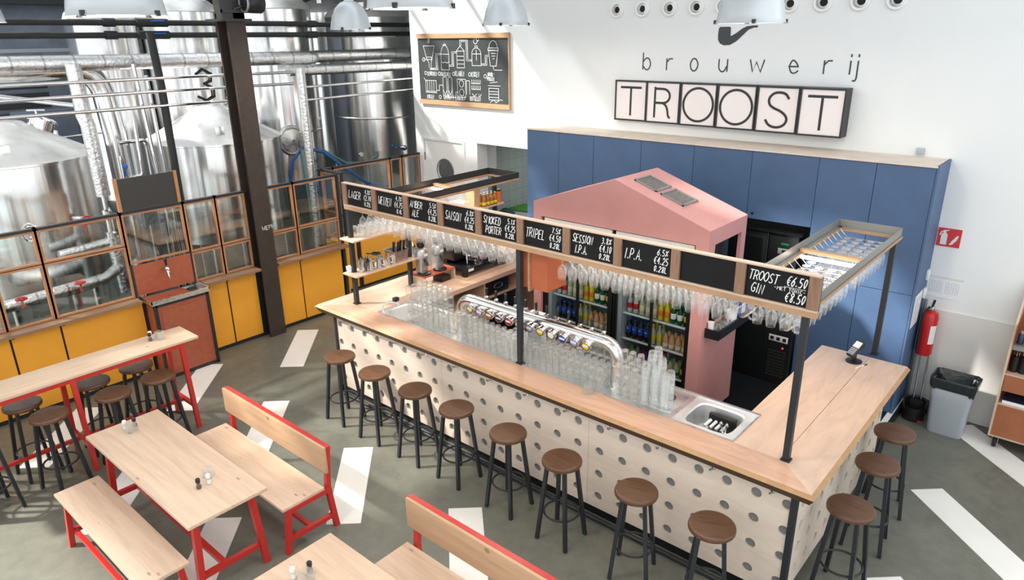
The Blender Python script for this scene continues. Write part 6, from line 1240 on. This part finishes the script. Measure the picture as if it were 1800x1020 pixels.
MB().box(CX0 + 0.02, CX1, CY0, CY0 + 0.018, 0.68, 0.86).build('front_panel', 'cart_brown', ca); MB().box(CX0 + 0.02, CX1, CY0 - 0.002, CY1, 0.86, 0.872).build('shelf_board', 'cart_edge', ca)
MB().box(CX0 + 0.02, CX1, CY1 - 0.015, CY1, 0.16, 1.75).box(CX0 + 0.02, CX0 + 0.025, CY0, CY1, 0.53, 1.4).build('back_panel', 'cart_brown', ca); MB().box(CX0 + 0.02, CX1, CY0 + 0.02, CY1 - 0.015, 1.135, 1.185).build('steel_shelf', 'raw_steel', ca)
for x in (CX0 + 0.07, CX1 - 0.1):
    for y in (CY0 + 0.07, CY1 - 0.07): c_ = MB().lathe([(0.002, -0.02), (0.055, -0.018), (0.06, 0), (0.055, 0.018), (0.002, 0.02)], (x, y, 0.06), 24, 'x').build('castor', 'black_rubber', ca); MB().box(x - 0.03, x - 0.024, y - 0.03, y + 0.03, 0.05, 0.14).box(x + 0.024, x + 0.03, y - 0.03, y + 0.03, 0.05, 0.14).build('fork', 'raw_steel', c_)
lf = thing('leaflet_stack', 'stack of dark printed leaflets in the lower cart opening', 'leaflet', (-0.25, 8.3, 0.535)); MB().box(-0.42, -0.22, 8.20, 8.42, 0.536, 0.57).build('pages', 'paper', lf); MB().box(-0.42, -0.22, 8.20, 8.42, 0.57, 0.574).build('cover', 'label_navy', lf)
lf = MB().box(-0.20, 0.1, 8.20, 8.42, 0.536, 0.575).build('paper_stack', 'paper'); tag(lf, 'stack of white papers beside the dark leaflets', 'paper')
for k in range(6):
    x = -0.40 + 0.075 * k; t = thing('cutlery_roll', 'dark cutlery holder with steel cutlery on the cart middle shelf', 'cutlery holder', (x, 8.3, 0.873), 0, 'cutlery holders on the cart')
    MB().lathe([(0.002, 0), (0.034, 0), (0.036, 0.17), (0.03, 0.17), (0.03, 0.02), (0.002, 0.02)], (x, 8.29, 0.873), 14).build('holder', 'black_plastic', t); q = MB()
    for j in range(4): q.tube([(x + 0.01 * math.cos(j * 1.6), 8.29 + 0.01 * math.sin(j * 1.6), 0.9), (x + 0.022 * math.cos(j * 1.6), 8.29 + 0.022 * math.sin(j * 1.6), 1.09)], 0.005, 6)
    q.build('cutlery', 'chrome', t)
LB = 'dark pepper jar with steel top on the upper cart shelf'
for k in range(5):
    t = thing('spice_jar', LB, 'jar', (-0.40 + 0.07 * k, 8.28 + 0.04 * (k % 2), 1.186), 0, 'jars on the upper cart shelf'); x, y = -0.40 + 0.07 * k, 8.28 + 0.04 * (k % 2)
    MB().lathe([(0.002, 0), (0.028, 0), (0.028, 0.10), (0.02, 0.115)], (x, y, 1.186), 14).build('jar_body', 'label_navy', t); MB().lathe([(0.021, 0.11), (0.022, 0.14), (0.002, 0.145)], (x, y, 1.186), 14).build('lid', 'chrome', t)

# ================================================================ PENDANT LAMPS
def lamp(x, y, z, d, label, top=6.5, power=14):
    t = thing('pendant_lamp', label, 'pendant lamp', (x, y, z), 0, 'dome pendant lamps'); r = d / 2
    MB().lathe([(r + 0.008, 0.0), (r, 0.008), (r * 0.97, 0.06), (r * 0.88, 0.16), (r * 0.70, 0.25), (r * 0.45, 0.31), (r * 0.25, 0.33), (r * 0.25, 0.42), (0.03, 0.44), (0.002, 0.44)], (x, y, z), 48).build('shade', 'lamp_shade', t)
    MB().lathe([(r - 0.006, 0.012), (r * 0.9, 0.012), (r * 0.5, 0.016), (0.002, 0.018)], (x, y, z), 40).build('diffuser', 'bulb_glow', t)
    for k in range(4): a = 0.5 + k * PI / 2; MB().box(x + r * math.cos(a) - 0.012, x + r * math.cos(a) + 0.012, y + r * math.sin(a) - 0.012, y + r * math.sin(a) + 0.012, z - 0.004, z + 0.025).build('clip', 'black_plastic', t)
    MB().tube([(x, y, z + 0.43), (x, y, top)], 0.008, 8).build('cord', 'raw_steel', t)
    ld = bpy.data.lights.new('lamp_light', 'AREA'); ld.shape = 'DISK'; ld.size = d * 0.85; ld.energy = power; ld.color = (1.0, 0.87, 0.74); lo = bpy.data.objects.new('lamp_light', ld); COL.objects.link(lo); lo.parent = t; lo.location = (0, 0, -0.012)
lamp(-5.46, 6.22, 4.29, 0.50, 'pendant lamp hanging right of the chalkboard'); lamp(-2.33, 5.42, 4.255, 0.50, 'pendant lamp hanging in front of the painted tobacco pipe'); lamp(-7.70, 5.82, 4.28, 0.50, 'pendant lamp hanging before the widest tank')
lamp(-4.36, 1.73, 4.32, 0.50, 'widest pendant lamp, in front of the black pipes at the top edge'); lamp(-8.80, 2.15, 4.37, 0.50, 'pendant lamp cut by the left picture edge'); lamp(-3.30, 2.93, 4.345, 0.50, 'pendant lamp at the top edge left of the chalkboard')
# the glass racks' own warm light
for x, y, w in ((-5.2, 5.3, 2.0), (-2.9, 5.3, 1.4), (-1.72, 6.08, 0.45), (-6.44, 6.11, 0.45)):
    ld = bpy.data.lights.new('tube_light', 'AREA'); ld.shape = 'RECTANGLE'; ld.size = w; ld.size_y = 0.05; ld.energy = 5 * w; ld.color = (1.0, 0.80, 0.60); lo = bpy.data.objects.new('tube_light', ld); COL.objects.link(lo); lo.location = (x, y, 2.33)
